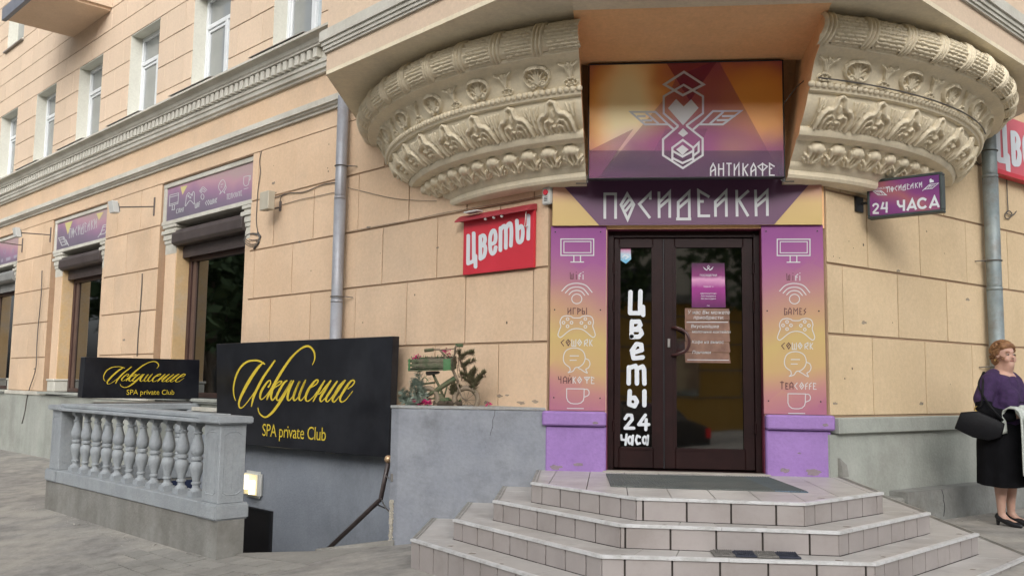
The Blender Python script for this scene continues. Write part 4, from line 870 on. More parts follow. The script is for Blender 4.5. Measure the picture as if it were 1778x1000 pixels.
    # fill the middle back to the walls
core.build('core', grout, ST)
TW = .295
for li, (z, P) in enumerate(LV):
    inner = LV[li-1][1] if li else None
    for s in range(5):
        a, b = np.array(P[s]), np.array(P[s+1]); e = b-a; L = np.linalg.norm(e); t = e/L; n = np.array([t[1], -t[0]])
        if n@((a+b)/2-np.array([0, -.9])) < 0: n = -n
        w_ = TW if s in (2,) else .215
        st = [.17, .12, .5, .3][li]*w_ if s == 2 else (.6*w_ if s % 2 else .45*w_)
        cuts = [0]+list(np.arange(st, L-.04, w_))+[L]
        for i in range(len(cuts)-1):                         # risers
            u0, u1 = cuts[i]+.0062, cuts[i+1]-.0062; o_ = .0
            p0, p1 = a+t*u0-n*.012, a+t*u1-n*.012; k = random.uniform(-.0008, .0012)
            if s in (0, 4) and max(inview((p0[0], p0[1], z), 20), inview((p1[0], p1[1], z), 20)) == 0: continue
            zb = z-.148 if li < 3 else z-.26
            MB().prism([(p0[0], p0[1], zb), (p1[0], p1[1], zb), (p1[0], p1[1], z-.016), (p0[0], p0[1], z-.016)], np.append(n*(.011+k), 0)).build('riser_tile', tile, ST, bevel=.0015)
        if inner is not None:                                # treads
            c, d = np.array(inner[s]), np.array(inner[s+1])
            nn = max(1, round(L/.30)); fr = [0]+[(k+ (.35 if li % 2 else .65))/nn for k in range(nn)]+[1]
            for i in range(len(fr)-1):
                f0, f1 = fr[i], fr[i+1]
                q = [a+e*f0, a+e*f1, c+(d-c)*f1, c+(d-c)*f0]; m_ = sum(q)/4
                q = [p+(m_-p)/np.linalg.norm(m_-p)*.0032 for p in q]
                if s in (0, 4):
                    k_ = 1
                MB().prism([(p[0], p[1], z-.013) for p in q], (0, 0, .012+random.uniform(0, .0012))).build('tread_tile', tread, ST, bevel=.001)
        # nosing
        a3, b3 = np.array([a[0], a[1], z]), np.array([b[0], b[1], z]); n3 = np.append(n, 0)
        if s in (1, 2, 3):
            segs_ = [(0, 1)] if L < 1.15 else [(0, .47), (.472, 1)]
            for f0, f1 in segs_:
                q0, q1 = a3+(b3-a3)*f0, a3+(b3-a3)*f1; j = random.uniform(0, .002)
                mb = MB(); mb.prism([q0+_z*.001, q1+_z*.001, q1-n3*.026+_z*.001, q0-n3*.026+_z*.001], (0, 0, .004+j)); mb.prism([q0+n3*.002-_z*.014, q1+n3*.002-_z*.014, q1+n3*.002+_z*.004, q0+n3*.002+_z*.004], n3*.007)
                mb.build('nosing', nose, ST)
        else:
            mb = MB(); mb.prism([a3-n3*.002+_z*.001, b3-n3*.002+_z*.001, b3-n3*.022+_z*.001, a3-n3*.022+_z*.001], (0, 0, .004)); mb.prism([a3-n3*.035+_z*.001, b3-n3*.035+_z*.001, b3-n3*.045+_z*.001, a3-n3*.045+_z*.001], (0, 0, .003)); mb.build('side_nosing', nose2, ST)
conv = LV[0][1]; hull = [(-1.30, -.05), (-1.265, -1.11), (-.485, -1.92), (.62, -1.98), (1.34, -1.19), (1.335, -.02)]
for i in range(-7, 8):
    for j in range(-9, 2):
        x0, y0 = i*.30+.06, j*.30+.03+(-.001); c = clip([(x0+.003, y0+.003), (x0+.297, y0+.003), (x0+.297, y0+.297), (x0+.003, y0+.297)], hull)
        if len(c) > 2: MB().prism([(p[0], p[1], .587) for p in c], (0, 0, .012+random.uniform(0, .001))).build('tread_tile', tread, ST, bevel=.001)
MB().box(-.73, .73, -.10, .05, .601, .610).build('threshold', mat('worn_beige_threshold', (.36, .33, .29), (.44, .41, .36), 8, .8), ST)
# mats
m1 = empty('door_mat', (0, -.8, .6), 'wide ribbed grey green mat with a blue worn end before the door', 'mat')
q = [(-.70, -.30), (-.66, -1.28), (.55, -1.33), (.46, -.27)]; q2 = [(.462, -.27), (.552, -1.33), (.79, -1.345), (.68, -.25)]
MB().prism([(x, y, .6015) for x, y in q], (0, 0, .006)).build('mat_sheet', matg, m1); MB().prism([(x, y, .6015) for x, y in q2], (0, 0, .006)).build('blue_end', matb, m1)
mb = MB()
for k in range(64):
    t = k/63; a_, b_ = np.array([-.695, -.31]), np.array([-.655, -1.27]); c_, d_ = np.array([.675, -.265]), np.array([.78, -1.335])
    p, q_ = a_+(c_-a_)*t, b_+(d_-b_)*t; mb.tube([(p[0], p[1], .608), (q_[0], q_[1], .608)], .0045, 4)
rb_ = mb.build('ribs', matg, m1)
m2 = empty('step_pad', (.25, -2.3, .3), 'small checked grey and navy rubber pad on the second step from the ground', 'mat')
for k in range(4):
    x0 = -.02+k*.135; m_ = matlite if k % 2 == 0 else matdark
    MB().prism([(x0+.003, -2.20, .3015), (x0+.132, -2.195, .3015), (x0+.145, -2.37, .3015), (x0+.01, -2.38, .3015)], (0, 0, .012)).build('pad_square', m_, m2, bevel=.003)
    mb = MB()
    for i in range(9):
        for j in range(10): mb.box(x0+.012+i*.0135+.001*j, x0+.02+i*.0135+.001*j, -2.365+j*.0165, -2.357+j*.0165, .3136, .320)
    mb.build('bristle', m_, m2)

# ------------------------------------------------------------------ planter wall and right hand foundation
PW_ = empty('planter_wall', (-1.9, .3, 0), 'solid blue grey rendered planter wall left of the tiled steps', 'wall')
rend = mat('grey_render', (.235, .25, .285), (.29, .305, .33), 1.6, .85, .5, 24, streak=.07, dirt=(.155, .16, .175), dscale=1.9, damt=.8)
pts = [(-1.23, -.05), (-2.60, -.05), (-2.685, .005), (-2.10, .80), (-1.3, .15)]
MB().prism([(x, y, -.4) for x, y in pts], (0, 0, 1.53)).build('wall_body', rend, PW_, bevel=.006)
mb = MB(); mb.prism([(-1.245, -.056, 1.1305), (-2.605, -.056, 1.1305), (-2.695, .002, 1.1305), (-2.11, .79, 1.1305), (-1.3, .15, 1.1305)], (0, 0, .026)); mb.build('coping', mat('planter_top', (.30, .31, .31), (.38, .39, .38), 3, .9, .5, 30, dirt=(.16, .12, .09), dscale=3, damt=.7), PW_, bevel=.004)
mb = MB()
cp = [(-1.71, 1.13), (-1.715, 1.08), (-1.73, 1.04), (-1.728, .98), (-1.745, .93), (-1.75, .90)]
for a, b in zip(cp[:-1], cp[1:]): mb.prism([(a[0], -.0508, a[1]), (a[0]+.004, -.0508, a[1]), (b[0]+.003, -.0508, b[1]), (b[0], -.0508, b[1])], (0, -.0006, 0))
mb.build('crack', dark, PW_)
mb = MB()
for k in range(16):
    z = .30-.024*k; mb.prism([(-2.66+random.uniform(-.01, .006), -.0105, z), (-2.632+random.uniform(-.006, .008), -.032, z), (-2.632+random.uniform(-.006, .008), -.032, z-.026), (-2.66+random.uniform(-.01, .006), -.0105, z-.026)], (-.008, -.012, 0))
mb.build('chipped_edge', mat('old_plaster', (.42, .38, .31), (.5, .46, .38), 20, .95, .8, 60), PW_)
RF = B
mb = MB(); mb.box(-.05, 12, -.3, .055, -.3, .965, RW); mb.build('plinth', plin, B)
mb = MB(); mb.box(.03, 12, -.3, .10, .97, 1.11, RW); mb.build('plinth_band', trim if False else plin, B, bevel=.008)
fd = mat('stained_foundation', (.24, .245, .23), (.33, .335, .315), 2, .95, .8, 30, streak=.4, dirt=(.15, .14, .12), dscale=1.5, damt=.8)
mb = MB(); mb.prism([RW(.85, .056, -.3), RW(.85, .24, -.3), RW(12, .24, -.3), RW(12, .056, -.3)], (0, 0, .73)); mb.prism([RW(.85, .056, .431), RW(.85, .235, .431), RW(12, .235, .431), RW(12, .056, .431)], (0, 0, .006)); mb.build('foundation', fd, B, bevel=.008)
mb = MB(); mb.prism([RW(.2, .056, -.3), RW(.2, .20, -.3), RW(.848, .22, -.3), RW(.848, .056, -.3)], (0, 0, .69)); mb.build('broken_foundation', conc, B, bevel=.02)
mb = MB()
ck = [(1.43, .43), (1.46, .38), (1.455, .33), (1.475, .29), (1.47, .24), (1.45, .18)]
for a, b in zip(ck[:-1], ck[1:]): mb.prism([RW(a[0], .2405, a[1]), RW(a[0]+.012, .2405, a[1]), RW(b[0]+.008, .2405, b[1]), RW(b[0], .2405, b[1])], oR*.001)
mb.build('foundation_crack', dark, B)
mb = MB(); mb.prism([RW(.06, .11, .6), RW(.14, .11, .6), RW(.13, .10, .70), RW(.06, .08, .76)], -oR*.06); mb.build('broken_render', conc, B)

# ------------------------------------------------------------------ basement stairwell
SW = empty('basement_stairwell', LW(4, .8, -.3), 'basement stairwell with blue grey walls below the large black sign', 'stairwell')
mb = MB(); mb.box(.8, 7.05, 1.74, 1.90, -2.4, -.36, LW); mb.box(6.96, 7.1, .06, 1.74, -2.4, -.20, LW); mb.build('retaining_wall', bluegrey, SW)
MB().box(1.0, 7.0, .06, 1.75, -2.5, -2.4, LW).build('floor', conc, SW)
for k in range(9): MB().box(2.0+.27*k, 2.0+.27*(k+1), .06, 1.735, -2.4, -.50-.17*k, LW).build('step', conc, SW)
bd_ = empty('basement_door', LW(5.1, .06, -1), 'dark brown basement door below the lit wall lamp', 'door')
MB().box(4.68, 5.60, .057, .068, -2.3, -.27, LW).build('leaf', mat('near_black_door', (.007, .006, .006), (.011, .009, .009), 4, .5), bd_)
mb = MB(); mb.box(4.63, 4.68, .057, .085, -2.3, -.25, LW); mb.box(5.60, 5.66, .057, .085, -2.3, -.25, LW); mb.box(4.68, 5.60, .057, .085, -.27, -.25, LW); mb.build('frame', dark, bd_)
lp = empty('wall_lamp', LW(5.08, .06, .05), 'lit square bulkhead lamp on the blue grey wall over the basement door', 'lamp')
MB().box(4.89, 5.30, .057, .125, -.12, .21, LW).build('housing', lampw, lp, bevel=.03, seg=2)
lens = mat('lit_lamp_lens', (.8, .7, .45), None, rough=.3, emis=(1, .80, .42, .28))
tubm = mat('lit_lamp_tube', (1, .95, .8), None, emis=(1, .90, .62, 1.7))
MB().box(4.93, 5.26, .126, .14, -.085, .175, LW).build('diffuser', lens, lp, bevel=.012)
for u, z0, z1 in ((5.18, -.02, .155), (5.01, -.07, .10)): MB().tube([LW(u, .15, z0), LW(u, .15, z1)], .045, 12).build('glow_tube', tubm, lp, smooth=True)
hr = empty('handrail', LW(1.75, .75, .2), 'brown steel handrail with a brass knob going down to the basement', 'handrail')
h0, h1, h2 = onL(674, 803, .52), onL(661, 866, .52), onL(560, 962, .75)
h2 = h1+(h2-h1)*1.4
mb = MB(); mb.tube([h0, h1, h1+(h2-h1)*.03, h2], .024, 12); mb.build('rail', mat('brown_handrail', (.045, .034, .033), (.085, .065, .06), 8, .35, metal=.2), hr, smooth=True)
mb = MB(); mb.ball(h0+_z*.035, .040, 14, 10); mb.build('knob', brass, hr, smooth=True)
pb_ = np.array([-2.66, -.03, 0])
for z in (.50, .17):
    pz = onL(680, 815, .52)*0+np.array([-2.655, -.01, z]); q_ = h0+(h1-h0)*(.35 if z > .3 else .98); mb = MB(); mb.tube([q_, q_*.5+pz*.5+np.array([0, 0, -.02]), pz], .007, 8); mb.tube([pz-_z*.035, pz+_z*.035], .016, 10); mb.build('wall_bracket', steel, hr)
q_ = h1+(h2-h1)*.06; pz = LW(uo(q_)[0]-.15, .06, q_[2]-.12); mb = MB(); mb.tube([q_, q_*.5+pz*.5-_z*.06, pz], .008, 8); mb.tube([pz, pz+oL*.02], .035, 12); mb.build('wall_bracket', steel, hr)

# ------------------------------------------------------------------ balustrades
BPROF = [(.052, .0), (.052, .0), (.050, .012), (.046, .02), (.036, .03), (.030, .038), (.030, .065), (.040, .07), (.041, .085), (.030, .092), (.033, .12), (.043, .16), (.054, .21), (.0575, .24), (.052, .275), (.036, .295), (.032, .30),
         (.046, .306), (.050, .322), (.046, .338), (.032, .345), (.036, .35), (.052, .375), (.0575, .41), (.052, .455), (.040, .50), (.031, .545), (.029, .565), (.038, .57), (.039, .585), (.028, .592), (.028, .62), (.036, .632), (.040, .645)]
def baluster_mesh(H=.745):
    mb = MB(); mb.lathe([(r*1.2, z+.055) for r, z in BPROF], (0, 0, 0), 20); mb.box(-.062, .062, -.062, .062, 0, .0548); mb.box(-.055, .055, -.055, .055, .7005, H)
    return mb
bbal = None
def balusters(parent, pts, z, ang):
    global bbal
    for p in pts:
        if bbal is None:
            o = baluster_mesh().build('baluster', bal, None); smooth_auto(o, 45); bbal = o.data; bpy.data.objects.remove(o)
        o = bpy.data.objects.new('baluster', bbal); COL.objects.link(o); o.parent = parent; o.location = Vector((p[0], p[1], z))-parent.location; o.rotation_euler = (0, 0, ang)
def post(parent, u0, u1, o0, o1, panels=True):
    mb = MB(); mb.box(u0-.04, u1+.04, o0-.04, o1+.04, .05, .20, LW); pb = mb.build('post_base', bal, parent, bevel=.015, seg=2)
    mb = MB(); mb.box(u0, u1, o0, o1, .2005, .95, LW); ps = mb.build('post', bal, parent, bevel=.006)
    mb = MB(); mb.box(u0-.05, u1+.05, o0-.05, o1+.05, .9505, 1.02, LW); mb.build('post_cap', bal, parent, bevel=.012, seg=2)
    if panels:
        mb = MB()
        def frame(W, a0, a1, off):
            c = .045; P = [(a0+c, .28), (a1-c, .28), (a1, .31), (a1, .84), (a1-c, .87), (a0+c, .87), (a0, .84), (a0, .31)]
            for i in range(8): mb.tube([W(P[i][0], off, P[i][1]), W(P[(i+1) % 8][0], off, P[(i+1) % 8][1])], .0045, 4)
            for a in np.linspace(a0+.03, a1-.03, 3): mb.tube([W(a, off, .33), W(a, off, .82)], .003, 4)
        frame(LW, u0+.05, u1-.05, o1+.0005); frame(lambda a, o, z: LW(u0-.0005, a, z), o0+.04, o1-.04, 0)
        mb.build('moulded_panel', bal, ps)
BF = empty('front_balustrade', LW(4.8, 1.8, -.3), 'grey painted street side balustrade with eleven turned balusters beside the basement stairs', 'balustrade')
mb = MB(); V = []
U_ = np.linspace(2.44, 7.10, 24)
for i in range(len(U_)-1):
    a, b = U_[i], U_[i+1]
    mb.add([LW(a, 1.66, zg(a, 1.66)-.2), LW(a, 1.935, zg(a, 1.935)-.2), LW(a, 1.935, .049), LW(a, 1.66, .049), LW(b, 1.66, zg(b, 1.66)-.2), LW(b, 1.935, zg(b, 1.935)-.2), LW(b, 1.935, .049), LW(b, 1.66, .049)], [(0, 1, 2, 3), (7, 6, 5, 4), (1, 5, 6, 2), (3, 2, 6, 7), (0, 3, 7, 4)])
fo = mesh_obj('foundation', mb.V, mb.F, conc, BF)
MB().box(2.83, 6.70, 1.68, 1.955, .0495, .199, LW).build('base_rail', bal, BF, bevel=.008)
MB().box(2.80, 6.72, 1.66, 1.965, .946, .985, LW).build('top_rail', bal, BF, bevel=.008); MB().box(2.70, 6.80, 1.70, 1.925, .9855, 1.035, LW).build('rail_crest', bal, BF, bevel=.01)
balusters(BF, [LW(3.15+.33*k, 1.82, 0) for k in range(11)], .1995, TL)
post(BF, 2.47, 2.80, 1.66, 1.93); post(BF, 6.72, 7.04, 1.66, 1.93)
BK = empty('end_balustrade', LW(6.9, .9, -.2), 'grey balustrade at the far end of the basement stairwell carrying the small black sign', 'balustrade')
W2 = lambda a, b, z: LW(b, a, z)
MB().box(6.76, 7.0, .06, 1.62, .0, .199, LW).build('base_rail', bal, BK, bevel=.008); MB().box(6.78, 6.98, .06, 1.62, -.3, -.001, LW).build('foundation', conc, BK)
MB().box(6.74, 7.02, .06, 1.615, .946, 1.03, LW).build('top_rail', bal, BK, bevel=.01)
balusters(BK, [LW(6.88, .28+.33*k, 0) for k in range(4)], .1995, TL)
MB().box(6.72, 7.04, .058, .24, .2, .945, LW).build('wall_post', bal, BK, bevel=.006)
# small shelf and block seen between the two black signs
MB().box(4.6, 6.7, .09, .20, .93, .985, LW).build('wall_ledge', trim, B, bevel=.004)

# ------------------------------------------------------------------ black club signs
def small_text(par, p0, xd, yd, out, size):
    text_obj('subtitle', 'SPA private Club', p0, xd, yd, out, size, yellow, par, spacing=.96)
CAL = [[(147, 782, 8), (122, 710, 14), (118, 600, 17), (150, 460, 22), (210, 350, 24), (290, 282, 25), (380, 264, 22), (455, 274, 24), (522, 314, 16)],
 [(505, 285, 14), (430, 360, 34), (325, 515, 40), (235, 680, 36), (192, 785, 28), (187, 845, 22), (206, 874, 16), (252, 848, 12), (335, 745, 12), (430, 610, 16)],
 [(652, 262, 20), (590, 350, 26), (500, 480, 30), (430, 610, 34), (378, 725, 30), (345, 858, 12)],
 [(560, 612, 22), (592, 560, 18), (588, 520, 14), (548, 545, 22), (480, 650, 30), (458, 730, 24), (476, 764, 15), (530, 722, 11), (590, 640, 10)],
 [(1130, 322, 8), (1160, 250, 16), (1156, 165, 22), (1112, 97, 24), (1050, 82, 26), (960, 130, 22), (850, 240, 27), (740, 400, 34), (640, 570, 34), (565, 715, 26), (545, 772, 10)],
 [(640, 605, 10), (690, 545, 14), (735, 532, 20), (715, 570, 16), (640, 618, 14), (608, 680, 28), (600, 740, 26), (625, 770, 16), (700, 670, 14)],
 [(810, 518, 16), (760, 560, 26), (685, 690, 30), (670, 755, 22), (700, 772, 14), (780, 660, 16), (855, 535, 22), (755, 730, 34), (650, 890, 34), (570, 972, 26), (510, 990, 20), (450, 940, 15), (430, 868, 8)],
 [(892, 518, 18), (835, 640, 30), (812, 740, 28), (835, 776, 15), (900, 690, 14), (970, 530, 20), (915, 650, 30), (888, 740, 28), (910, 776, 15), (975, 690, 14), (1042, 525, 20), (985, 650, 30), (960, 740, 28), (985, 778, 15), (1045, 710, 12)],
 [(1095, 622, 12), (1180, 570, 16), (1206, 522, 18), (1168, 525, 24), (1080, 640, 32), (1045, 740, 28), (1068, 788, 16), (1140, 735, 12), (1190, 660, 8)],
 [(1292, 518, 18), (1220, 640, 32), (1140, 795, 14)], [(1170, 700, 10), (1225, 690, 14), (1290, 610, 14), (1372, 518, 18)], [(1372, 518, 18), (1290, 650, 30), (1232, 750, 28), (1250, 790, 15), (1320, 720, 12)],
 [(1455, 525, 18), (1375, 640, 30), (1308, 750, 28), (1328, 792, 15), (1400, 710, 14), (1475, 590, 16), (1552, 520, 18), (1455, 655, 30), (1392, 755, 28), (1412, 797, 15), (1480, 720, 12)],
 [(1585, 632, 12), (1650, 580, 16), (1672, 530, 18), (1630, 526, 22), (1555, 625, 32), (1490, 740, 28), (1502, 796, 18), (1560, 770, 12), (1650, 655, 7)]]
CAL = [('s', c) for c in CAL]
bs = empty('large_black_sign', LW(4, .3, .6), 'large glossy black board with yellow script hung over the basement stairs', 'sign')
ob = .26
def PBS(px, py): return onL(px, py, ob)
cor = [PBS(376, 597), PBS(682, 583.5), PBS(673.5, 794), PBS(376, 767)]
MB().prism(cor, -oL*.09).build('board', blackp, bs, bevel=.004)
PB2 = lambda px, py: onL(px, py, ob+.001)
strokes('script_word', CAL, pl_tf(zc(7.408, 390, 590), PB2), oL, yellow, bs)
xd = -dL; small_text(bs, PB2(455, 756), (PB2(566, 765)-PB2(455, 756))/np.linalg.norm(PB2(566, 765)-PB2(455, 756)), _z, oL, .215)
mb = MB()
for u in (2.6, 5.2): mb.box(u, u+.04, .055, ob-.09, 1.0, 1.04, LW); mb.box(u, u+.04, .055, ob-.09, 1.5, 1.54, LW)
mb.build('mounting_bar', steel, bs)
ss = empty('small_black_sign', LW(6.88, .8, 1.03), 'small black box sign with yellow script standing on the end balustrade', 'sign')
uS = 6.86
def PSS(px, py): return onplane(px, py, CL+dL*uS, dL)
a_, b_, c_, d_ = PSS(148, 619.5), PSS(347, 624.5), PSS(345, 693), PSS(142, 690.5)
MB().prism([a_, b_, c_, d_], dL*.16).build('box', blackp, ss, bevel=.006)
PS2 = lambda px, py: onplane(px, py, CL+dL*(uS-.001), dL)
zs = zc(8.89, 160, 610)
strokes('script_word', CAL, lambda x, y: PS2(*zs(170+(x-110)*.811, 152+(y-75)*.44)), -dL, yellow, ss)
e_ = PS2(292, 684.5)-PS2(219.5, 684.5); text_obj('subtitle', 'SPA private Club', PS2(219, 684.8), e_/np.linalg.norm(e_), _z, -dL, .098, yellow, ss, sx=1.0)
mb = MB(); mb.box(uS+.02, uS+.14, .1, 1.45, 1.031, 1.05, LW); mb.build('skid', steel, ss)
# blue board on the plinth behind the balusters
bb = empty('hours_board', LW(6.74, .9, .1), 'dark blue board with white numerals seen between the balusters', 'sign')
P_ = lambda px, py: onplane(px, py, CL+dL*6.745, dL)
MB().prism([P_(276, 850), P_(300, 834), P_(334, 832), P_(338, 871), P_(300, 868), P_(278, 866)], dL*.012).build('board', mat('navy_board', (.012, .02, .055), (.02, .028, .07), 3, .5), bb)
P_2 = lambda px, py: onplane(px, py, CL+dL*6.744, dL)
strokes('numerals', [('s', [(273, 852), (278, 856), (282, 851), (280, 848)]), ('cs', [(304, 850), (308, 856), (306, 862), (302, 861), (301, 855)]), ('cs', [(327, 847), (331, 850), (330, 858), (325, 861), (323, 856)])], P_2, -dL, wvin, bb, 1.6)

# ------------------------------------------------------------------ shop window signboards
def signboard(k, a, b, label):
    s = empty('window_signboard', LW((a+b)/2, -.01, 3.85), label, 'sign')
    m = printmat('board_print%d' % k, [(0, (.15, .13, .17)), (.4, (.22, .16, .23)), (.62, (.33, .19, .29)), (.85, (.46, .27, .32)), (1, (.42, .30, .30))], tuple(dL*-.12+np.array([0, 0, 1.])), (0-.05, .55), 2.2, .22)
    MB().box(a+.05, b-.101, -.057, -.045, 3.85, 4.383, LW).build('board', m, s)
    return s
s1 = signboard(0, *SHOP[0], 'purple signboard with café icons above the nearest shop window')
s2 = signboard(1, *SHOP[1], 'purple signboard with white runic name and wings above the middle shop window')
s3 = signboard(2, *SHOP[2], 'purple signboard cut by the left edge of the photo above the farthest shop window')
gtri = mat('yellow_green_facet', (.60, .58, .22), (.62, .5, .25), 2, .5)
P1 = lambda px, py: onL(px, py, -.044); z1 = zc(7.69, 280, 260)
strokes('facet', [('f', [(258, 500), (350, 478), (285, 605)])], pl_tf(z1, P1), oL, gtri, s1, lift=.0005)
strokes('icons', [('c', [(118, 610), (235, 580), (225, 720), (110, 755)]), [(110, 640), (235, 606)], [(110, 735), (225, 700)], [(150, 745), (148, 805)], [(178, 740), (176, 800)], [(138, 808), (185, 798)],
  ('s', [(340, 610), (370, 575), (390, 600), (415, 590), (432, 560), (445, 590), (442, 650), (440, 725), (385, 680), (325, 755), (330, 690), (340, 610)]), ('c', arc2(365, 620, 8, 10, 0, 330, 8)), ('c', arc2(412, 605, 8, 10, 0, 330, 8)), ('c', arc2(390, 640, 8, 10, 0, 330, 8)),
  ('c', arc2(553, 630, 20, 36, 0, 340, 14)), ('s', [(530, 585), (555, 555), (585, 570)]), ('s', [(520, 570), (560, 525), (600, 560)]), ('s', [(512, 560), (560, 500), (615, 545)]),
  ('s', [(780, 600), (795, 560), (770, 520), (775, 460), (820, 402), (855, 440), (850, 500), (820, 550), (780, 600)]), ('s', [(858, 470), (868, 510), (845, 555), (850, 582), (825, 555)]), [(795, 470), (830, 460)], [(795, 505), (818, 498)],
  ('s', [(1105, 362), (1102, 450), (1125, 485), (1160, 470), (1172, 430), (1178, 350)]), [(1105, 362), (1195, 346), (1190, 400), (1175, 415)], [(1103, 530), (1165, 512)]], pl_tf(z1, P1), oL, gvin, s1, 8)
strokes('words', [[(208, 800), (205, 850)], [(208, 800), (225, 792)], [(205, 850), (222, 845)], [(235, 845), (238, 790), (250, 785), (250, 840)], [(262, 838), (264, 785), (272, 805), (282, 780), (280, 832)], [(292, 830), (294, 778), (305, 772)], [(292, 800), (302, 798)],
  [(452, 715), (455, 780), (480, 772), (482, 705)], [(468, 720), (468, 775)], [(492, 768), (494, 705)], [(505, 765), (507, 700), (522, 692)], [(507, 730), (518, 726)],
  [(612, 680), (592, 712), (608, 745)], ('c', [(632, 675), (620, 708), (634, 738), (646, 702)]), [(655, 670), (658, 730), (690, 720), (690, 660)], [(673, 672), (673, 722)], ('c', [(705, 660), (695, 690), (706, 716), (718, 685)]), [(728, 715), (728, 655), (745, 648), (728, 685), (745, 708)],
  [(872, 600), (900, 592)], [(885, 598), (882, 668)], [(925, 590), (905, 595), (903, 660), (922, 655)], [(932, 655), (935, 590), (948, 580), (950, 648)], [(982, 572), (965, 610), (980, 640)], ('c', [(1000, 570), (990, 603), (1001, 632), (1013, 598)]), [(1024, 628), (1026, 570), (1038, 560)], [(1046, 622), (1048, 562), (1060, 555)], [(1082, 545), (1068, 550), (1066, 615), (1082, 610)]], pl_tf(z1, P1), oL, gvin, s1, 7)
z2 = zc(11.1, 80, 350)
strokes('facet', [('f', [(365, 415), (512, 375), (420, 640)]), ('f', [(972, 235), (1110, 200), (1020, 360)])], pl_tf(z2, P1), oL, gtri, s2, lift=.0005)
strokes('letters', [[tuple([445+(x-95)*.335, 505+(y-110)*.74-(x-95)*.115]) for x, y in (it[1] if isinstance(it, tuple) else it)]+([] if not isinstance(it, tuple) else [(445+(it[1][0][0]-95)*.335, 505+(it[1][0][1]-110)*.74-(it[1][0][0]-95)*.115)]) for it in POS], pl_tf(z2, P1), oL, gvin, s2, 10)
strokes('wings', [('c', [(245, 705), (345, 680), (410, 820), (310, 850)], 14), [(270, 740), (340, 725)], [(290, 790), (365, 770)], [(330, 690), (385, 830)], [(385, 735), (440, 855)], ('c', [(1105, 460), (1210, 430), (1140, 610), (1050, 640)], 14), [(1095, 500), (1160, 480)], [(1080, 560), (1140, 545)], [(1060, 600), (1000, 695)]], pl_tf(z2, P1), oL, gvin, s2, 12)
z3 = zc(10, 0, 380)
strokes('icons', [('cs', [(75, 530), (100, 545), (95, 590), (70, 600), (62, 560)]), [(85, 620), (90, 600)], ('s', [(205, 600), (235, 520), (240, 560), (225, 610)]), ('f', [(105, 680), (185, 655), (185, 710), (108, 738)]), ('f', [(240, 640), (320, 612), (320, 665), (242, 690)]), ('f', [(28, 700), (55, 690), (50, 750), (24, 758)])], pl_tf(z3, P1), oL, mat('muted_lilac_print', (.36, .33, .40)), s3, 8)

# red flower shop signs
rs_ = empty('flower_shop_sign', onL(866, 420, .05), 'red flower shop sign with white letters left of the entrance', 'sign')
MB().box(.175, 1.165, .022, .052, 2.455, 3.02, LW).build('board', red, rs_)
mb = MB(); moulding(mb, LW, .165, 1.22, [(.02, 3.0), (.055, 3.0), (.13, 2.985), (.13, 3.0), (.06, 3.055), (.02, 3.06)]); mb.build('canopy', mat('red_canopy', (.33, .03, .045), (.40, .05, .06), 3, .5), rs_)
PR = lambda px, py: onL(px, py, .053)
FW = [('s', [(142, 458), (140, 640), (136, 822), (180, 812), (216, 792)][:1]+[(140, 640), (138, 825)]), [(138, 828), (218, 792)], [(214, 425), (216, 800)], [(238, 725), (238, 870)], [(303, 468), (303, 762)], ('s', [(305, 468), (345, 452), (366, 500), (350, 565), (318, 592)]), ('s', [(318, 592), (360, 590), (370, 650), (350, 730), (303, 766)]),
  ('s', [(448, 570), (495, 545), (508, 470), (492, 395), (465, 395), (437, 460), (432, 570), (440, 660), (462, 698), (495, 670), (508, 610)]), [(572, 355), (570, 650)], ('s', [(574, 380), (610, 330), (640, 340), (644, 430), (642, 620)]), ('s', [(646, 360), (680, 300), (708, 300), (717, 400), (714, 520), (710, 590)]),
  ('s', [(790, 256), (796, 400), (800, 500), (820, 548), (855, 520), (870, 430), (866, 360), (845, 328), (803, 372)]), [(945, 190), (942, 498)]]
strokes('letters', FW, pl_tf(zc(7.69, 795, 350), PR), oL, wvin, rs_, 50, True)
mb = MB(); mb.box(.86, 1.06, .07, .15, 3.06, 3.075, LW); mb.tube([LW(.18+.05, .10, 2.98), LW(.23, .11, 2.90), LW(.25, .10, 2.84)], .004, 6); mb.ball(LW(.245, .075, 2.845), .012, 8, 6)
for u in (.55, .66, .78): mb.ball(LW(u, .11, 2.975), .016, 8, 6)
mb.build('lamps', lampw, rs_)
rr = empty('long_flower_shop_sign', RW(4.5, .1, 3.8), 'faded red flower shop sign high on the right wall behind the drainpipe', 'sign')
MB().box(3.02, 6.2, .03, .10, 3.79, 4.44, RW).build('board', redp, rr); MB().box(3.02, 6.2, .03, .13, 3.74, 3.789, RW).build('bottom_edge', red, rr)
PRR = lambda x, y: RW(x, .102, y)
def tr(u0, zt_, s): return lambda x, y: RW(u0+(x-130)/480*s, .102, zt_-(y-(200+(760-x)*.32)+250*0)/480*s)
strokes('letters', FW, lambda x, y: RW(3.06+(x-110)*.00215, .1015, 4.34-((y+(x-140)*.33)-458)*.00118), oR, wvin, rr, 50, True)

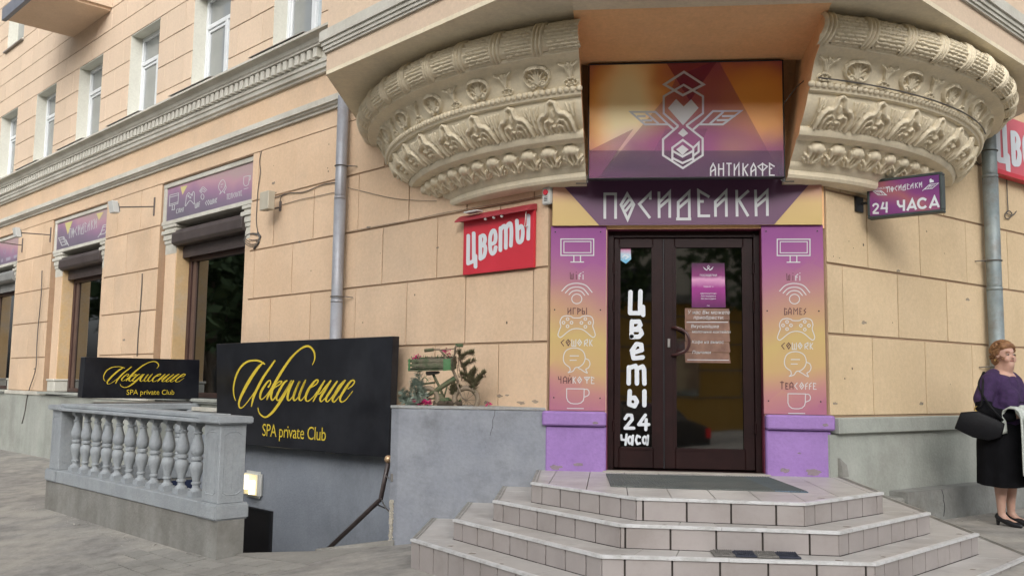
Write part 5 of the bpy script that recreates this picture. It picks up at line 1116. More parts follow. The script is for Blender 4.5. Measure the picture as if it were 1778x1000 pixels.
# hanging 24 hours sign
hs = empty('hanging_sign', (1.64, .37, 3.09), 'small purple double sided 24 hours box sign on a bracket right of the entrance', 'sign')
hd = -np.array([cos(radians(147)), sin(radians(147)), 0]); hn = np.array([hd[1], -hd[0], 0]); P0 = np.array([1.64, .37, 0])
if hn@(CAM-P0) < 0: hn = -hn
def HW(s, o, z): return P0+hd*s+hn*o+_z*z
hm = printmat('hanging_print', [(0, (.16, .035, .15)), (.4, (.21, .05, .20)), (.62, (.36, .12, .14)), (.8, (.22, .05, .19)), (1, (.13, .03, .16))], (.8, -.3, .9), (-.2, .75), 3.2, .3)
MB().box(.13, .735, -.048, .048, 2.955, 3.265, HW).build('face', hm, hs)
mb = MB()
for z0, z1 in ((2.93, 2.955), (3.265, 3.29)): mb.box(.105, .76, -.05, .052, z0, z1, HW)
mb.box(.105, .13, -.05, .052, 2.955, 3.265, HW); mb.box(.735, .76, -.05, .052, 2.955, 3.265, HW); mb.build('frame', mat('dark_green_grey_frame', (.03, .04, .04), (.05, .065, .062), 6, .5), hs, bevel=.006)
mb = MB(); mb.tube([HW(0.02, 0, 3.09), HW(.105, 0, 3.09)], .013, 8); q0 = RW(.53, .015, 3.085); mb.box(.47, .59, .015, .035, 3.01, 3.15, RW); mb.tube([q0, HW(.03, 0, 3.09)], .013, 8); mb.build('bracket', dark, hs)
PH = lambda px, py: onplane(px, py, P0+hn*.0485, hn); zh = zc(10.525, 1500, 290)
strokes('number', [('s', [(168, 725), (185, 690), (225, 678), (258, 700), (250, 745), (168, 840)], 34), [(162, 845), (275, 842)], [(358, 645), (325, 758), (438, 752)], [(418, 640), (415, 838)]], pl_tf(zh, PH), hn, wvin, hs, 36)
strokes('hours_word', [[(622, 612), (626, 680), (660, 722), (735, 715)], [(735, 600), (732, 805)], [(795, 800), (885, 600), (955, 782)], [(828, 738), (930, 730)], ('s', [(1140, 608), (1080, 580), (1015, 610), (995, 680), (1030, 740), (1090, 748), (1140, 715)], 45), [(1205, 755), (1292, 552), (1372, 738)], [(1238, 692), (1345, 685)]], pl_tf(zh, PH), hn, wvin, hs, 42)
strokes('name', [[tuple([425+(x-95)*.4, 372+(y-150)*.385-(x-95)*.05]) for x, y in (it[1]+it[1][:1] if isinstance(it, tuple) else it)] for it in POS], pl_tf(zh, PH), hn, wvin, hs, 12)
strokes('wings', [('c', [(165, 440), (315, 435), (400, 515), (262, 515)], 12), [(215, 462), (340, 460)], [(245, 490), (300, 488)], [(300, 440), (345, 505)], [(320, 436), (425, 522)], ('c', [(1195, 325), (1365, 298), (1250, 395), (1115, 410)], 12), [(1190, 350), (1300, 335)], [(1200, 378), (1250, 370)], [(1215, 330), (1165, 400)], [(1195, 325), (1070, 438)], ('f', [(1200, 235), (1225, 212), (1245, 235), (1275, 245), (1278, 280), (1205, 292)])], pl_tf(zh, PH), hn, wvin, hs, 11)
text_obj('small_word', 'АНТИКАФЕ', PH(*zh(150, 432)), hd, _z, hn, .028, wvin, hs)

# ------------------------------------------------------------------ pipes, lamps on arms, cables
def pipe(W, u, r, z0, z1, m, label, clamps, top_out=.0):
    p = empty('drainpipe', W(u, .13, z0), label, 'pipe')
    zs = [z1]; z = z1
    mb = MB(); k = 0
    segs_ = []
    while z > z0: segs_.append((max(z0, z-1.25), z)); z -= 1.22
    for i, (a, b) in enumerate(segs_):
        MB().tube([W(u, .13, a), W(u, .13, a+.07), W(u, .13, a+.075), W(u, .13, b)], [r*1.0, r*1.0, r*1.0, r*(1.0+.05*(1 if i else 0))], 20).build('pipe_section', m, p, smooth=True)
        MB().tube([W(u, .13, a-.002), W(u, .13, a+.035)], [r*1.06, r*1.08], 20).build('collar', m, p, smooth=True)
    for zc_ in clamps:
        mb = MB(); mb.tube([W(u+r*1.12*cos(t), .13+r*1.12*sin(t), zc_) for t in np.linspace(0, 2*pi, 17)], .006, 6); mb.tube([W(u-r, .10, zc_), W(u-r-.10, .02, zc_-.01)], .006, 6); mb.build('clamp', cable, p)
    return p
ul, ol = uo(onL(594.5, 180, .13)); pipe(LW, ul-.02, .066, .55, 4.75, pipeL, 'pale grey drainpipe on the left wall behind the large black sign', (3.90, 2.35))
q_ = onR(1722, 400, .13)-CR; pipe(RW, float(q_@dR)+.01, .075, .45, 4.9, pipeR, 'weathered green grey drainpipe on the right wall behind the woman', (3.95, 2.75, 1.62))
def arm_lamp(px, wall_px, label, small=False):
    w0 = onL(*wall_px, .02); l = empty('arm_floodlight', w0, label, 'floodlight')
    # the arm leaves the wall square to it; the lamp head is found on the vertical plane through the wall bracket
    uw = uo(w0)[0]; h = onplane(*px, CL+dL*uw, dL)
    mb = MB(); mb.tube([w0, h], .011, 8); mb.build('arm', mat('grey_arm', (.12, .10, .09)) if 'grey_arm' not in MT else MT['grey_arm'], l)
    mb = MB(); mb.tube([w0-_z*.15, w0+_z*.15], .016, 8); mb.build('wall_plate', MT['grey_arm'], l)
    hu, ho = uo(h); mb = MB(); mb.prism([LW(hu-.09, ho-.06, h[2]-.09), LW(hu+.09, ho-.06, h[2]-.09), LW(hu+.09, ho-.02, h[2]+.09), LW(hu-.09, ho-.02, h[2]+.09)], oL*.09); mb.build('housing', lampw, l, bevel=.006)
    mb = MB(); mb.prism([LW(hu-.07, ho-.068, h[2]-.07), LW(hu+.07, ho-.068, h[2]-.07), LW(hu+.07, ho-.04, h[2]+.06), LW(hu-.07, ho-.04, h[2]+.06)], -oL*.006); mb.build('lens', gup, l)
arm_lamp((198, 360), (268, 359), 'small floodlight on a long arm between the near and middle shop windows')
arm_lamp((30, 404), (88, 408), 'small floodlight on a long arm between the middle and far shop windows')
arm_lamp((-14, 419), (39, 426), 'arm of a floodlight at the left edge beside the farthest signboard')
jb = empty('camera_box', onL(486, 360, .02), 'beige box on a short bracket right of the nearest shop window', 'box')
w0 = onL(487, 360, .02); uw = uo(w0)[0]; h = onplane(464, 348, CL+dL*uw, dL); hu, ho = uo(h)
MB().box(hu-.11, hu+.11, ho-.05, ho+.05, h[2]-.13, h[2]+.11, LW).build('case', mat('beige_case', (.42, .38, .30), (.48, .44, .35), 4, .6), jb, bevel=.008)
mb = MB(); mb.tube([w0, h-_z*.13], .012, 8); mb.box(uw-.02, uw+.02, .015, .03, w0[2]-.05, w0[2]+.08, LW); mb.build('bracket', MT['grey_arm'], jb)
def wire(name, label, pts, plane, r=.006, n=8, m=cable):
    P = [np.array(plane(*p)) for p in pts]; tag(MB().tube([tuple(v) for v in bez(P, n)], r, 5).build(name, m, smooth=True), label, 'cable')
PL = lambda px, py: onL(px, py, .026)
wire('hanging_cable', 'thin cable running down beside the nearest signboard to a coil', [(454, 262), (451, 280), (452, 300), (448, 330), (446, 360), (445, 385), (448, 405)], PL)
mb = MB()
for k in range(4): mb.tube([PL(437+13*cos(t)+k, 417+11*sin(t)*(1-.15*k)-k*2) for t in np.linspace(k, k+5.4, 16)], .006, 5)
mb.tube([PL(448, 404), PL(451, 412), PL(449, 422), PL(441, 432)], .014, 6)
tag(mb.build('cable_coil', cable, smooth=True), 'loose coil of thin cable on the wall right of the nearest shop window', 'cable')
wire('sagging_wire', 'thin wire sagging from the left drainpipe towards the corbel', [(604, 326), (640, 335), (680, 344), (720, 348), (758, 349)], PL, .0028)
wire('joint_wire', 'thin cable following the wall joint towards the left drainpipe', [(475, 344), (500, 336), (512, 335), (530, 333), (560, 321), (582, 317)], PL, .006)
wire('low_wire', 'faint wire crossing the wall left of the drainpipe below the beige box', [(490, 356), (520, 347), (550, 341), (582, 334)], PL, .004)
wire('bracket_wire', 'curled wire under the beige box bracket', [(487, 357), (487, 345), (492, 338), (500, 336)], PL, .006)
wire('pier_cable', 'dark cable hanging down the pier between the middle and far shop windows', [(73, 470), (72, 505), (69, 540), (66, 570), (64, 600), (62, 640), (52, 672), (47, 690), (43, 715), (38, 735)], lambda x, y: onL(x, y, .06), .010)
wire('second_pier_cable', 'dark cable in the joint of the pier beside the nearest shop window', [(247, 475), (246, 500), (243, 545), (240, 580), (238, 618)], PL, .009)
wire('facade_cable', 'long thin cable running under the joint left of the red flower sign', [(606, 402), (660, 392), (720, 381), (770, 370), (830, 360), (890, 350), (940, 340)], PL, .0028)
wire('niche_cable', 'cable hanging from the large sign box to the right corbel', [(1361, 180), (1372, 166), (1385, 150), (1400, 138), (1412, 131)], lambda x, y: onD(x, y, .55), .005)
wire('corbel_cable', 'dark cable lying along the bead row of the right corbel', [tuple((CC[0]+3.29*cos(radians(a)), CC[1]+3.29*sin(radians(a)), 3.885-.02*sin((a+72)*.06))) for a in range(-72, -20, 4)], lambda *p: p, .007)
PRW = lambda px, py: onR(px, py, .03)
wire('knotted_cable', 'looped dark cable above the faded red sign at the right edge', [(1742, 148), (1752, 160), (1768, 168), (1770, 180), (1755, 190), (1746, 200)], lambda x, y: onR(x, y, .13), .007)
wire('second_knotted_cable', 'dark cable crossing the looped one above the faded red sign', [(1748, 160), (1754, 175), (1752, 190), (1742, 204)], lambda x, y: onR(x, y, .13), .007)
wire('drooping_cable', 'short cable with a small loop below the faded red sign', [(1748, 312), (1749, 345), (1750, 366), (1745, 372), (1746, 379), (1753, 379), (1757, 372), (1752, 366), (1747, 370), (1758, 374), (1765, 367)], PRW, .006)
wire('clamp_wire', 'thin twisted wire left of the right drainpipe near its top', [(1668, 264), (1680, 272), (1693, 279), (1700, 286), (1706, 282)], PRW, .005)

# ------------------------------------------------------------------ wear on the walls
pit = mat('dark_pit', (.10, .075, .055), None, rough=.95); sca = mat('grey_scuff', (.30, .26, .21), (.38, .33, .27), 30, .95)
sca.node_tree.nodes['Principled BSDF'].inputs['Alpha'].default_value = .55
rw = random.Random(11)
def blot(mb, plane_pt, du, r, k=9, ax=1.6):
    o_ = plane_pt; P = []
    for i in range(k):
        t = 2*pi*i/k; q = r*rw.uniform(.55, 1.1); P.append(o_+du*cos(t)*q+_z*sin(t)*q*ax)
    mb.add(P, [list(range(k))])
mb = MB()
for px, py in ((571, 251), (569, 292), (570, 298), (475, 288), (474, 320), (500, 246), (352, 252), (1447, 445), (1458, 448), (1474, 419), (1499, 425), (1482, 431), (1640, 440), (1467, 657), (1480, 640), (1650, 667), (1550, 560), (1609, 402), (720, 512), (660, 440), (540, 470), (880, 560), (630, 560), (225, 380), (165, 300)):
    left = px < 960; p = (onL if left else onR)(px, py, .0165); blot(mb, np.array(p), dL if left else dR, rw.uniform(.006, .014), 7, 1.2)
tag(mesh_obj('plaster_pit', mb.V, mb.F, pit, B), kind='stuff')
mb = MB()
for px, py, r in ((868, 687, .05), (880, 686, .03), (930, 697, .05), (905, 699, .06), (845, 698, .05), (700, 695, .07), (475, 318, .05), (478, 335, .04), (1500, 560, .05), (1600, 700, .05), (1450, 700, .04), (1680, 520, .05), (520, 420, .04), (640, 395, .05), (760, 430, .03), (215, 590, .06), (60, 640, .06), (1560, 470, .04)):
    left = px < 960; p = (onL if left else onR)(px, py, .0168); blot(mb, np.array(p), dL if left else dR, r, 13, .35)
tag(mesh_obj('plaster_scuff', mb.V, mb.F, sca, B), kind='stuff')
mb = MB()
for x, z, r in ((-.95, .66, .05), (-1.15, .63, .06), (.85, .65, .05), (1.1, .64, .07), (-.8, 1.03, .03), (1.2, 1.05, .03), (.98, .8, .02)):
    blot(mb, np.array(DW(x, .0615 if z < 1 else .1015, z)), xD, r, 13, .45)
tag(mesh_obj('base_scuff', mb.V, mb.F, sca, B), kind='stuff')
mb = MB()
for k in range(26):
    li = rw.choice([0, 1, 2, 3]); z, P = LV[li]; s = rw.choice([1, 2, 3]); t = rw.random(); q = np.array(P[s])*(1-t)+np.array(P[s+1])*t; q = q*(1-rw.uniform(.02, .12)/max(.5, np.linalg.norm(q)))
    r = rw.uniform(.006, .035); n_ = 9; mb.add([(q[0]+r*cos(2*pi*i/n_)*rw.uniform(.6, 1.2), q[1]+r*sin(2*pi*i/n_)*rw.uniform(.5, 1), z+.0022+.00003*k) for i in range(n_)], [list(range(n_))])
tag(mesh_obj('tread_stain', mb.V, mb.F, sca, ST), kind='stuff')
# ------------------------------------------------------------------ bicycle planter and plants
bkg = mat('mossy_green_paint', (.045, .085, .035), (.12, .115, .06), 18, .7, .4, 60, dirt=(.13, .09, .055), dscale=14, damt=.7)
bkr = mat('rusty_tan_metal', (.17, .125, .085), (.24, .19, .13), 24, .7, .4, 80)
crg = mat('weathered_green_wood', (.055, .075, .035), (.11, .115, .07), 14, .85, .5, 60, dirt=(.20, .15, .12), dscale=9, damt=.7)
YB = -.17
zb_ = zc(7.145, 680, 580)
def PK(x, y, d=0.): return onD(*zb_(x, y), YB-d)
bk = empty('bicycle', PK(700, 870), 'old green painted child bicycle used as a flower stand on the planter', 'bicycle')
def wheel(cx, cy, rz, d=0.):
    c = PK(cx, cy, d); R_ = abs(PK(cx, cy-rz, d)[2]-c[2]); w_ = empty('wheel', c-rootloc(bk), None, None); w_.parent = bk; w_.location = Vector(tuple(c-rootloc(bk)))
    ring = lambda r, t: [tuple(c+np.array([cos(a)*r, sin(a)*r*.08, sin(a)*r])) for a in np.linspace(0, 2*pi, 25)]
    MB().tube(ring(R_, 0), .025, 10, False).build('tyre', bkr, w_, smooth=True); MB().tube(ring(R_*.82, 0), .006, 6, False).build('rim', bkg, w_, smooth=True)
    mb = MB()
    for k in range(10): a = pi*k/5; mb.tube([c, c+np.array([cos(a), .0, sin(a)])*R_*.82], .0022, 4)
    mb.tube([c-np.array([0, .03, 0]), c+np.array([0, .03, 0])], .012, 8); mb.build('spokes', bkr, w_)
wheel(925, 815, 150); wheel(440, 805, 135)
T = lambda pts, r, n=8: MB().tube([PK(*p) for p in pts], r, n)
T([(790, 545), (700, 600), (610, 660), (500, 725), (430, 775)], [.026, .025, .024, .019, .015]).build('frame_tube', bkg, bk, smooth=True)
mb = T([(515, 495), (560, 590), (600, 665), (640, 770)], .013); mb.tube([PK(600, 660), PK(560, 790), PK(440, 805)], .009, 8); mb.tube([PK(380, 620), PK(450, 610), PK(540, 600)], .010, 8); mb.tube([PK(690, 640), PK(650, 780)], .008, 8); mb.build('seat_post', bkg, bk, smooth=True)
T([(722, 335), (760, 440), (800, 540), (825, 590)], .014).build('head_tube', bkr, bk, smooth=True)
mb = MB()
for d in (-.03, .03): mb.tube([PK(828, 590), PK(818, 640, d), PK(850, 720, d), PK(880, 790, d), PK(925, 815, d)], .009, 8)
mb.build('fork', bkr, bk, smooth=True)
mb = MB(); mb.tube([PK(*p) for p in [(520, 190), (590, 190), (630, 230), (670, 300), (720, 335)]], .010, 8); mb.tube([PK(720, 335), PK(765, 300, -.04), PK(785, 240, -.08), PK(790, 165, -.12), PK(800, 150, -.14)], .010, 8); mb.tube([PK(610, 195), PK(785, 180, -.1)], .006, 8); mb.build('handlebar', bkr, bk, smooth=True)
for a, b, d in (((408, 205), (520, 190), 0), ((795, 140), (885, 140), -.12)): MB().tube([PK(*a, d), PK(*b, d)], .017, 10).build('grip', bkg, bk, smooth=True)
mb = MB(); s0 = PK(490, 478); mb.prism([PK(415, 462, -.06), PK(575, 458, -.06), PK(570, 490, -.06), PK(425, 512, -.06)], (0, .0, 0) if False else (0, .12, 0)); mb.build('saddle', mat('black_saddle', (.03, .025, .02)), bk, bevel=.01)
mb = MB(); c = PK(590, 790); mb.tube([c+np.array([0, -.012, 0]), c+np.array([0, .012, 0])], .045, 16); mb.tube([c, PK(650, 850)], .007, 6); mb.tube([c, PK(530, 730)], .007, 6); mb.prism([PK(630, 785), PK(720, 782), PK(700, 850), PK(620, 850)], (0, -.02, 0)); mb.build('chain_guard', bkg, bk)
cr_ = empty('flower_crate', PK(480, 380), 'weathered green wooden crate on the child bicycle', 'crate')
dp = -.09
for y0, y1 in ((302, 352), (356, 404), (408, 458)):
    k0 = (y1-302)/160*-20; k = (y0-302)/160*-18
    MB().prism([PK(200, y0+14, dp), PK(735, y0-2+k*.3, dp), PK(735, y1-4+k0*.3, dp), PK(205, y1+2, dp)], (0, .012, 0)).build('plank', crg, cr_, bevel=.002)
    MB().prism([PK(735, y0-2, dp), PK(735, y1-4, dp), PK(795, y1-30, -dp), PK(795, y0-32, -dp)], (.008, 0, 0)).build('plank', crg, cr_, bevel=.002)
    MB().prism([PK(250, y0-12, -dp), PK(795, y0-30, -dp), PK(795, y1-32, -dp), PK(250, y1-10, -dp)], (0, .012, 0)).build('plank', crg, cr_, bevel=.002)
mb = MB(); mb.prism([PK(205, 440, dp), PK(735, 430, dp), PK(790, 410, -dp), PK(260, 425, -dp)], (0, 0, .01)); mb.build('bottom_board', crg, cr_)
for x in (640, 205): MB().prism([PK(x, 310, dp-.013), PK(x+90 if x > 300 else x+22, 305, dp-.013), PK(x+90 if x > 300 else x+22, 445, dp-.013), PK(x, 455, dp-.013)], (0, .011, 0)).build('corner_batten', mat('bright_green_wood', (.05, .15, .05), (.08, .18, .08), 8, .8) if 'bright_green_wood' not in MT else MT['bright_green_wood'], cr_)
def leaves(mb, path, n, ln, wd, spread=.9, curl=.3, rs=random, up=.2):
    P = [np.array(p, float) for p in path]
    for k in range(n):
        t = rs.random()*(len(P)-1.001); i = int(t); p = P[i]+(P[i+1]-P[i])*(t-i); d = P[i+1]-P[i]; d = d/(np.linalg.norm(d)+1e-9)
        r = np.array([rs.gauss(0, 1), rs.gauss(0, 1), rs.gauss(0, 1)]); r -= d*(r@d); r /= np.linalg.norm(r)+1e-9
        v = d*(1-spread)+r*spread+np.array([0, 0, up]); v /= np.linalg.norm(v); s = np.cross(v, r+d*.5); s /= np.linalg.norm(s)+1e-9; L = ln*rs.uniform(.6, 1.2); w_ = wd*rs.uniform(.7, 1.2); nn = np.cross(s, v)
        a, m_, e = p, p+v*L*.55+nn*L*curl*.15, p+v*L-nn*L*curl*.2
        mb.add([a-s*w_*.2, a+s*w_*.2, m_+s*w_*.5, m_-s*w_*.5, e], [(0, 1, 2, 3), (3, 2, 4)])
def plant(name, label, stems, n, ln, wd, m, ms, rs, spread=.9, up=.2, r=.004, pname='leaves', cat='plant'):
    p = empty(name, stems[0][0], label, cat); mb = MB(); ml = MB()
    for st in stems:
        P = [tuple(v) for v in bez([np.array(q, float) for q in st], 4)]; mb.tube(P, r, 5); leaves(ml, P, n, ln, wd, spread, .3, rs, up)
    mb.build('stems', ms, p); tag(mesh_obj(pname, ml.V, ml.F, m, p), None, None, None, 'stuff'); return p
R5 = random.Random(5)
silver = mat('silver_green_leaf', (.20, .25, .20), (.34, .40, .33), 40, .8); dry = mat('dry_brown_twig', (.14, .09, .06), (.22, .15, .10), 40, .9)
drygreen = mat('dusty_olive_leaf', (.08, .095, .04), (.20, .16, .09), 30, .8); magenta = mat('magenta_petal', (.42, .01, .09), (.55, .03, .16), 30, .6); leafg = mat('green_leaf', (.035, .09, .025), (.07, .14, .05), 30, .7)
PQ = lambda x, y, d=0.: PK(x, y, d)
plant('silver_plant', 'silvery leaved plant climbing the left end of the bicycle', [[PQ(330, 860), PQ(320, 700, -.03), PQ(330, 520, -.05), PQ(320, 320, -.06)], [PQ(300, 860), PQ(250, 780), PQ(240, 680), PQ(270, 560)], [PQ(260, 870), PQ(210, 830, -.05), PQ(170, 760, -.05), (PQ(120, 705, -.05))], [PQ(350, 860, -.05), PQ(300, 760, -.07), PQ(280, 640, -.07), PQ(300, 560, -.06)], [PQ(280, 860), PQ(200, 860, -.08), PQ(150, 820, -.08), PQ(140, 790, -.08)], [PQ(380, 850), PQ(400, 760, -.06), PQ(380, 680, -.06), PQ(340, 600, -.05)]], 300, .055, .009, silver, silver, R5, .85)
plant('spiky_grass', 'dark slender leaves curling beside the bicycle seat', [[PQ(370, 640), PQ(380, 560, -.04), PQ(420, 540, -.05), PQ(455, 585, -.05)], [PQ(350, 560), PQ(350, 480, -.03), PQ(370, 430, -.03)]], 12, .06, .008, leafg, leafg, R5, .6)
plant('dry_conifer_branch', 'browning conifer branch leaning on the right side of the bicycle', [[PQ(1020, 700), PQ(980, 600), PQ(900, 440), PQ(840, 280), PQ(830, 200)], [PQ(1020, 690), PQ(1060, 600), PQ(1100, 520), PQ(1150, 480)], [PQ(960, 560), PQ(1000, 480), PQ(1040, 440)], [PQ(900, 440), PQ(900, 380), PQ(960, 360), PQ(1030, 330)], [PQ(860, 320), PQ(900, 270), PQ(960, 240), PQ(1010, 235)], [PQ(1000, 620), PQ(940, 520), PQ(860, 500)], [PQ(1030, 600), PQ(1000, 540), PQ(1010, 470)], [PQ(760, 760), PQ(740, 690), PQ(780, 620)], [PQ(780, 770), PQ(800, 690), PQ(830, 640)], [PQ(1030, 640), PQ(1080, 560), PQ(1090, 540)], [PQ(1040, 760), PQ(1010, 680), PQ(960, 600), PQ(900, 560)]], 260, .05, .008, drygreen, dry, R5, .65, .1, .006)
plant('dry_twigs', 'bare reddish brown twigs behind the bicycle handlebar', [[PQ(880, 560), PQ(840, 440), PQ(830, 330), PQ(850, 200)], [PQ(900, 540), PQ(830, 520), PQ(815, 400), PQ(800, 300)], [PQ(860, 580), PQ(900, 470), PQ(870, 380), PQ(820, 280)], [PQ(1060, 560), PQ(1110, 500), PQ(1180, 465)], [PQ(1050, 600), PQ(1120, 540), PQ(1170, 520)]], 160, .024, .005, dry, dry, R5, .9, .1, .003)
def blossoms(label, cs, rs, n=44):
    p = empty('petunia', cs[0], label, 'flowers'); mb = MB(); ml = MB()
    for c in cs:
        for k in range(n):
            q = np.array(c)+np.array([rs.gauss(0, .012), rs.gauss(0, .012), rs.gauss(0, .009)]); u_ = np.array([rs.gauss(0, 1), rs.gauss(0, 1)-.6, rs.gauss(0, 1)]); u_ /= np.linalg.norm(u_); s = np.cross(u_, [0, 0, 1.]); s /= np.linalg.norm(s)+1e-6; t = np.cross(u_, s); r = .013
            mb.add([q, q+s*r+u_*.004, q+(s+t)*r*.8+u_*.006, q+t*r+u_*.003], [(0, 1, 2, 3)])
        leaves(ml, [np.array(c)-[0, 0, .03], np.array(c)+[.004, 0, .0]], 7, .03, .012, .9, .3, rs)
    mesh_obj('petals', mb.V, mb.F, magenta, p); mesh_obj('leaves', ml.V, ml.F, leafg, p)
blossoms('magenta petunias at the foot of the bicycle', [PQ(360, 840, -.04), PQ(400, 835, -.05), PQ(440, 845, -.05), PQ(475, 835, -.05), PQ(290, 815, -.04), PQ(420, 820, -.05)], R5)
blossoms('magenta petunias at the left end of the crate', [PQ(290, 285, -.02), PQ(325, 262, -.02)], R5, 18)
blossoms('magenta petunia hanging behind the handlebar', [PQ(660, 195, -.03), PQ(690, 215, -.03), PQ(708, 235, -.03)], R5, 12)
blossoms('single fallen magenta blossom on the planter top', [PQ(1205, 862, -.0)], R5, 14)
mb = MB(); ml = MB(); leaves(ml, [PQ(240, 300), PQ(500, 285), PQ(760, 270)], 60, .03, .009, .8, .3, R5, .4); leaves(ml, [PQ(560, 870), PQ(700, 840), PQ(860, 850)], 80, .05, .014, .8, .3, R5, .4)
tag(mesh_obj('ground_greenery', ml.V, ml.F, leafg), 'low green leaves in the crate and under the bicycle', 'plant', kind='stuff')
sm_ = MB(); sm_.tube([PK(520, 862), PK(700, 855), PK(870, 865)], .03, 8); tag(sm_.build('soil_heap', mat('dark_soil', (.05, .035, .025), (.08, .06, .04), 30, .95, .8, 60)), 'dark soil heaped under the bicycle wheels', 'soil')

# ------------------------------------------------------------------ the woman by the right hand drainpipe
SKIN = mat('skin', (.46, .27, .20), (.52, .32, .245), 9, .55, .1, 120); SKIN.node_tree.nodes['Principled BSDF'].inputs['Subsurface Weight'].default_value = .08
PUT = mat('purple_knit_top', (.028, .012, .050), (.048, .020, .080), 30, .9, .4, 200); BLK = mat('black_cloth', (.004, .004, .005), (.007, .007, .0085), 8, .9, .3, 80, spec=.12)
HAIR = mat('reddish_blond_hair', (.16, .065, .028), (.34, .18, .075), 26, .6, .6, 150); JKT = mat('light_grey_green_jacket', (.42, .45, .41), (.50, .53, .49), 5, .85, .4, 70); SHOE = mat('black_shoe_leather', (.010, .010, .012), None, rough=.35); BAG = mat('black_bag_leather', (.004, .004, .005), (.007, .007, .009), 20, .55, .2, 120, spec=.2); GLD = mat('gold_metal', (.60, .42, .14), None, rough=.3, metal=.9)
FP = np.array([2.955, .56, .15]); PH_ = radians(-52)        # heading of the body
f_ = np.array([cos(PH_), sin(PH_), 0]); s_ = np.array([-sin(PH_), cos(PH_), 0])  # s_: her left
W = empty('person', FP, 'woman in purple top and black skirt by the right drainpipe holding a light jacket', 'person')
def BP(f, s, z): return FP+f_*f+s_*s+_z*z
def remesh_obj(name, parts, m, parent, vox=.011, smooth=4):
    mb = MB()
    for P in parts:
        pts, rad = P[0], P[1]; sc = P[2] if len(P) > 2 else (1, 1)
        n = 16; pts = [np.array(p, float) for p in pts]
        for i in range(len(pts)-1):
            a, b = pts[i], pts[i+1]; L = np.linalg.norm(b-a); k = max(2, int(L/(.35*min(rad[i], rad[i+1])))+1)
            for j in range(k+1):
                t = j/k; c = a+(b-a)*t; r = rad[i]+(rad[i+1]-rad[i])*t; v0 = len(mb.V); mb.ball((0, 0, 0), r, 12, 8)
                for q in range(v0, len(mb.V)):
                    x, y, z = mb.V[q]; w_ = f_*x*sc[0]+s_*y*sc[1]+_z*z+c; mb.V[q] = tuple(w_)
    o = mesh_obj(name, mb.V, mb.F, m, None, recalc=False)
    md = o.modifiers.new('r', 'REMESH'); md.mode = 'VOXEL'; md.voxel_size = vox
    ms = o.modifiers.new('s', 'SMOOTH'); ms.iterations = smooth; ms.factor = .5
    bpy.context.view_layer.update(); dg = bpy.context.evaluated_depsgraph_get(); me = bpy.data.meshes.new_from_object(o.evaluated_get(dg))
    bpy.data.objects.remove(o); V = np.array([v.co for v in me.vertices]); F = [tuple(p.vertices) for p in me.polygons]
    return mesh_obj(name, V, F, m, parent, smooth=True)
hf = radians(-70)-PH_                                        # the head is turned a little towards the camera
def HP(f, s, z):                                            # head-local to world
    ff, ss = f*cos(hf)-s*sin(hf), f*sin(hf)+s*cos(hf); return BP(ff+.02, ss, z)
body = [([BP(-.02, 0, .78), BP(0, 0, .95), BP(0, 0, 1.12), BP(.0, 0, 1.28)], [.17, .155, .15, .14], (.85, 1.1)), ([BP(-.01, -.13, 1.33), BP(-.02, .13, 1.33)], [.065, .065]), ([BP(-.015, 0, 1.30), BP(.0, 0, 1.42), HP(0, 0, 1.46)], [.09, .068, .06]),
  ([HP(-.005, 0, 1.545), HP(-.008, 0, 1.57)], [.086, .088], (1.04, .88)), ([HP(.045, 0, 1.485), HP(.035, 0, 1.47)], [.046, .05], (1, 1.1)), ([HP(.082, 0, 1.545), HP(.105, 0, 1.522)], [.009, .016]), ([HP(.07, .035, 1.515), HP(.07, .036, 1.50)], [.026, .028]), ([HP(.07, -.035, 1.515), HP(.07, -.036, 1.50)], [.026, .028]),
  ([HP(.083, .018, 1.489), HP(.088, 0, 1.490), HP(.083, -.018, 1.489)], [.009, .011, .009]), ([HP(.075, .03, 1.572), HP(.085, 0, 1.568), HP(.075, -.03, 1.572)], [.014, .012, .014]), ([HP(-.005, .083, 1.54), HP(-.003, .086, 1.52)], [.014, .012], (1, .6)), ([HP(-.005, -.083, 1.54), HP(-.003, -.086, 1.52)], [.014, .012], (1, .6)),
  ([HP(.06, 0, 1.455), HP(.03, 0, 1.42)], [.045, .055])]
for s in (-1, 1):
    body += [([BP(0, s*.09, .75), BP(0, s*.085, .48), BP(-.015, s*.08, .36), BP(-.02, s*.078, .20), BP(-.02, s*.078, .10)], [.095, .062, .060, .040, .034]), ([BP(-.02, s*.078, .095), BP(.03, s*.08, .05), BP(.11, s*.082, .03)], [.034, .032, .024]),
             ([BP(-.02, s*.19, 1.31), BP(-.05, s*.25, 1.10), BP(-.03, s*.27, 1.03)], [.062, .052, .046]), ([BP(-.03, s*.27, 1.03), BP(.12, s*.20, .99), BP(.21, s*.10, 1.0)], [.046, .038, .028])]
bo_ = remesh_obj('body', body, SKIN, W, .009, 3)
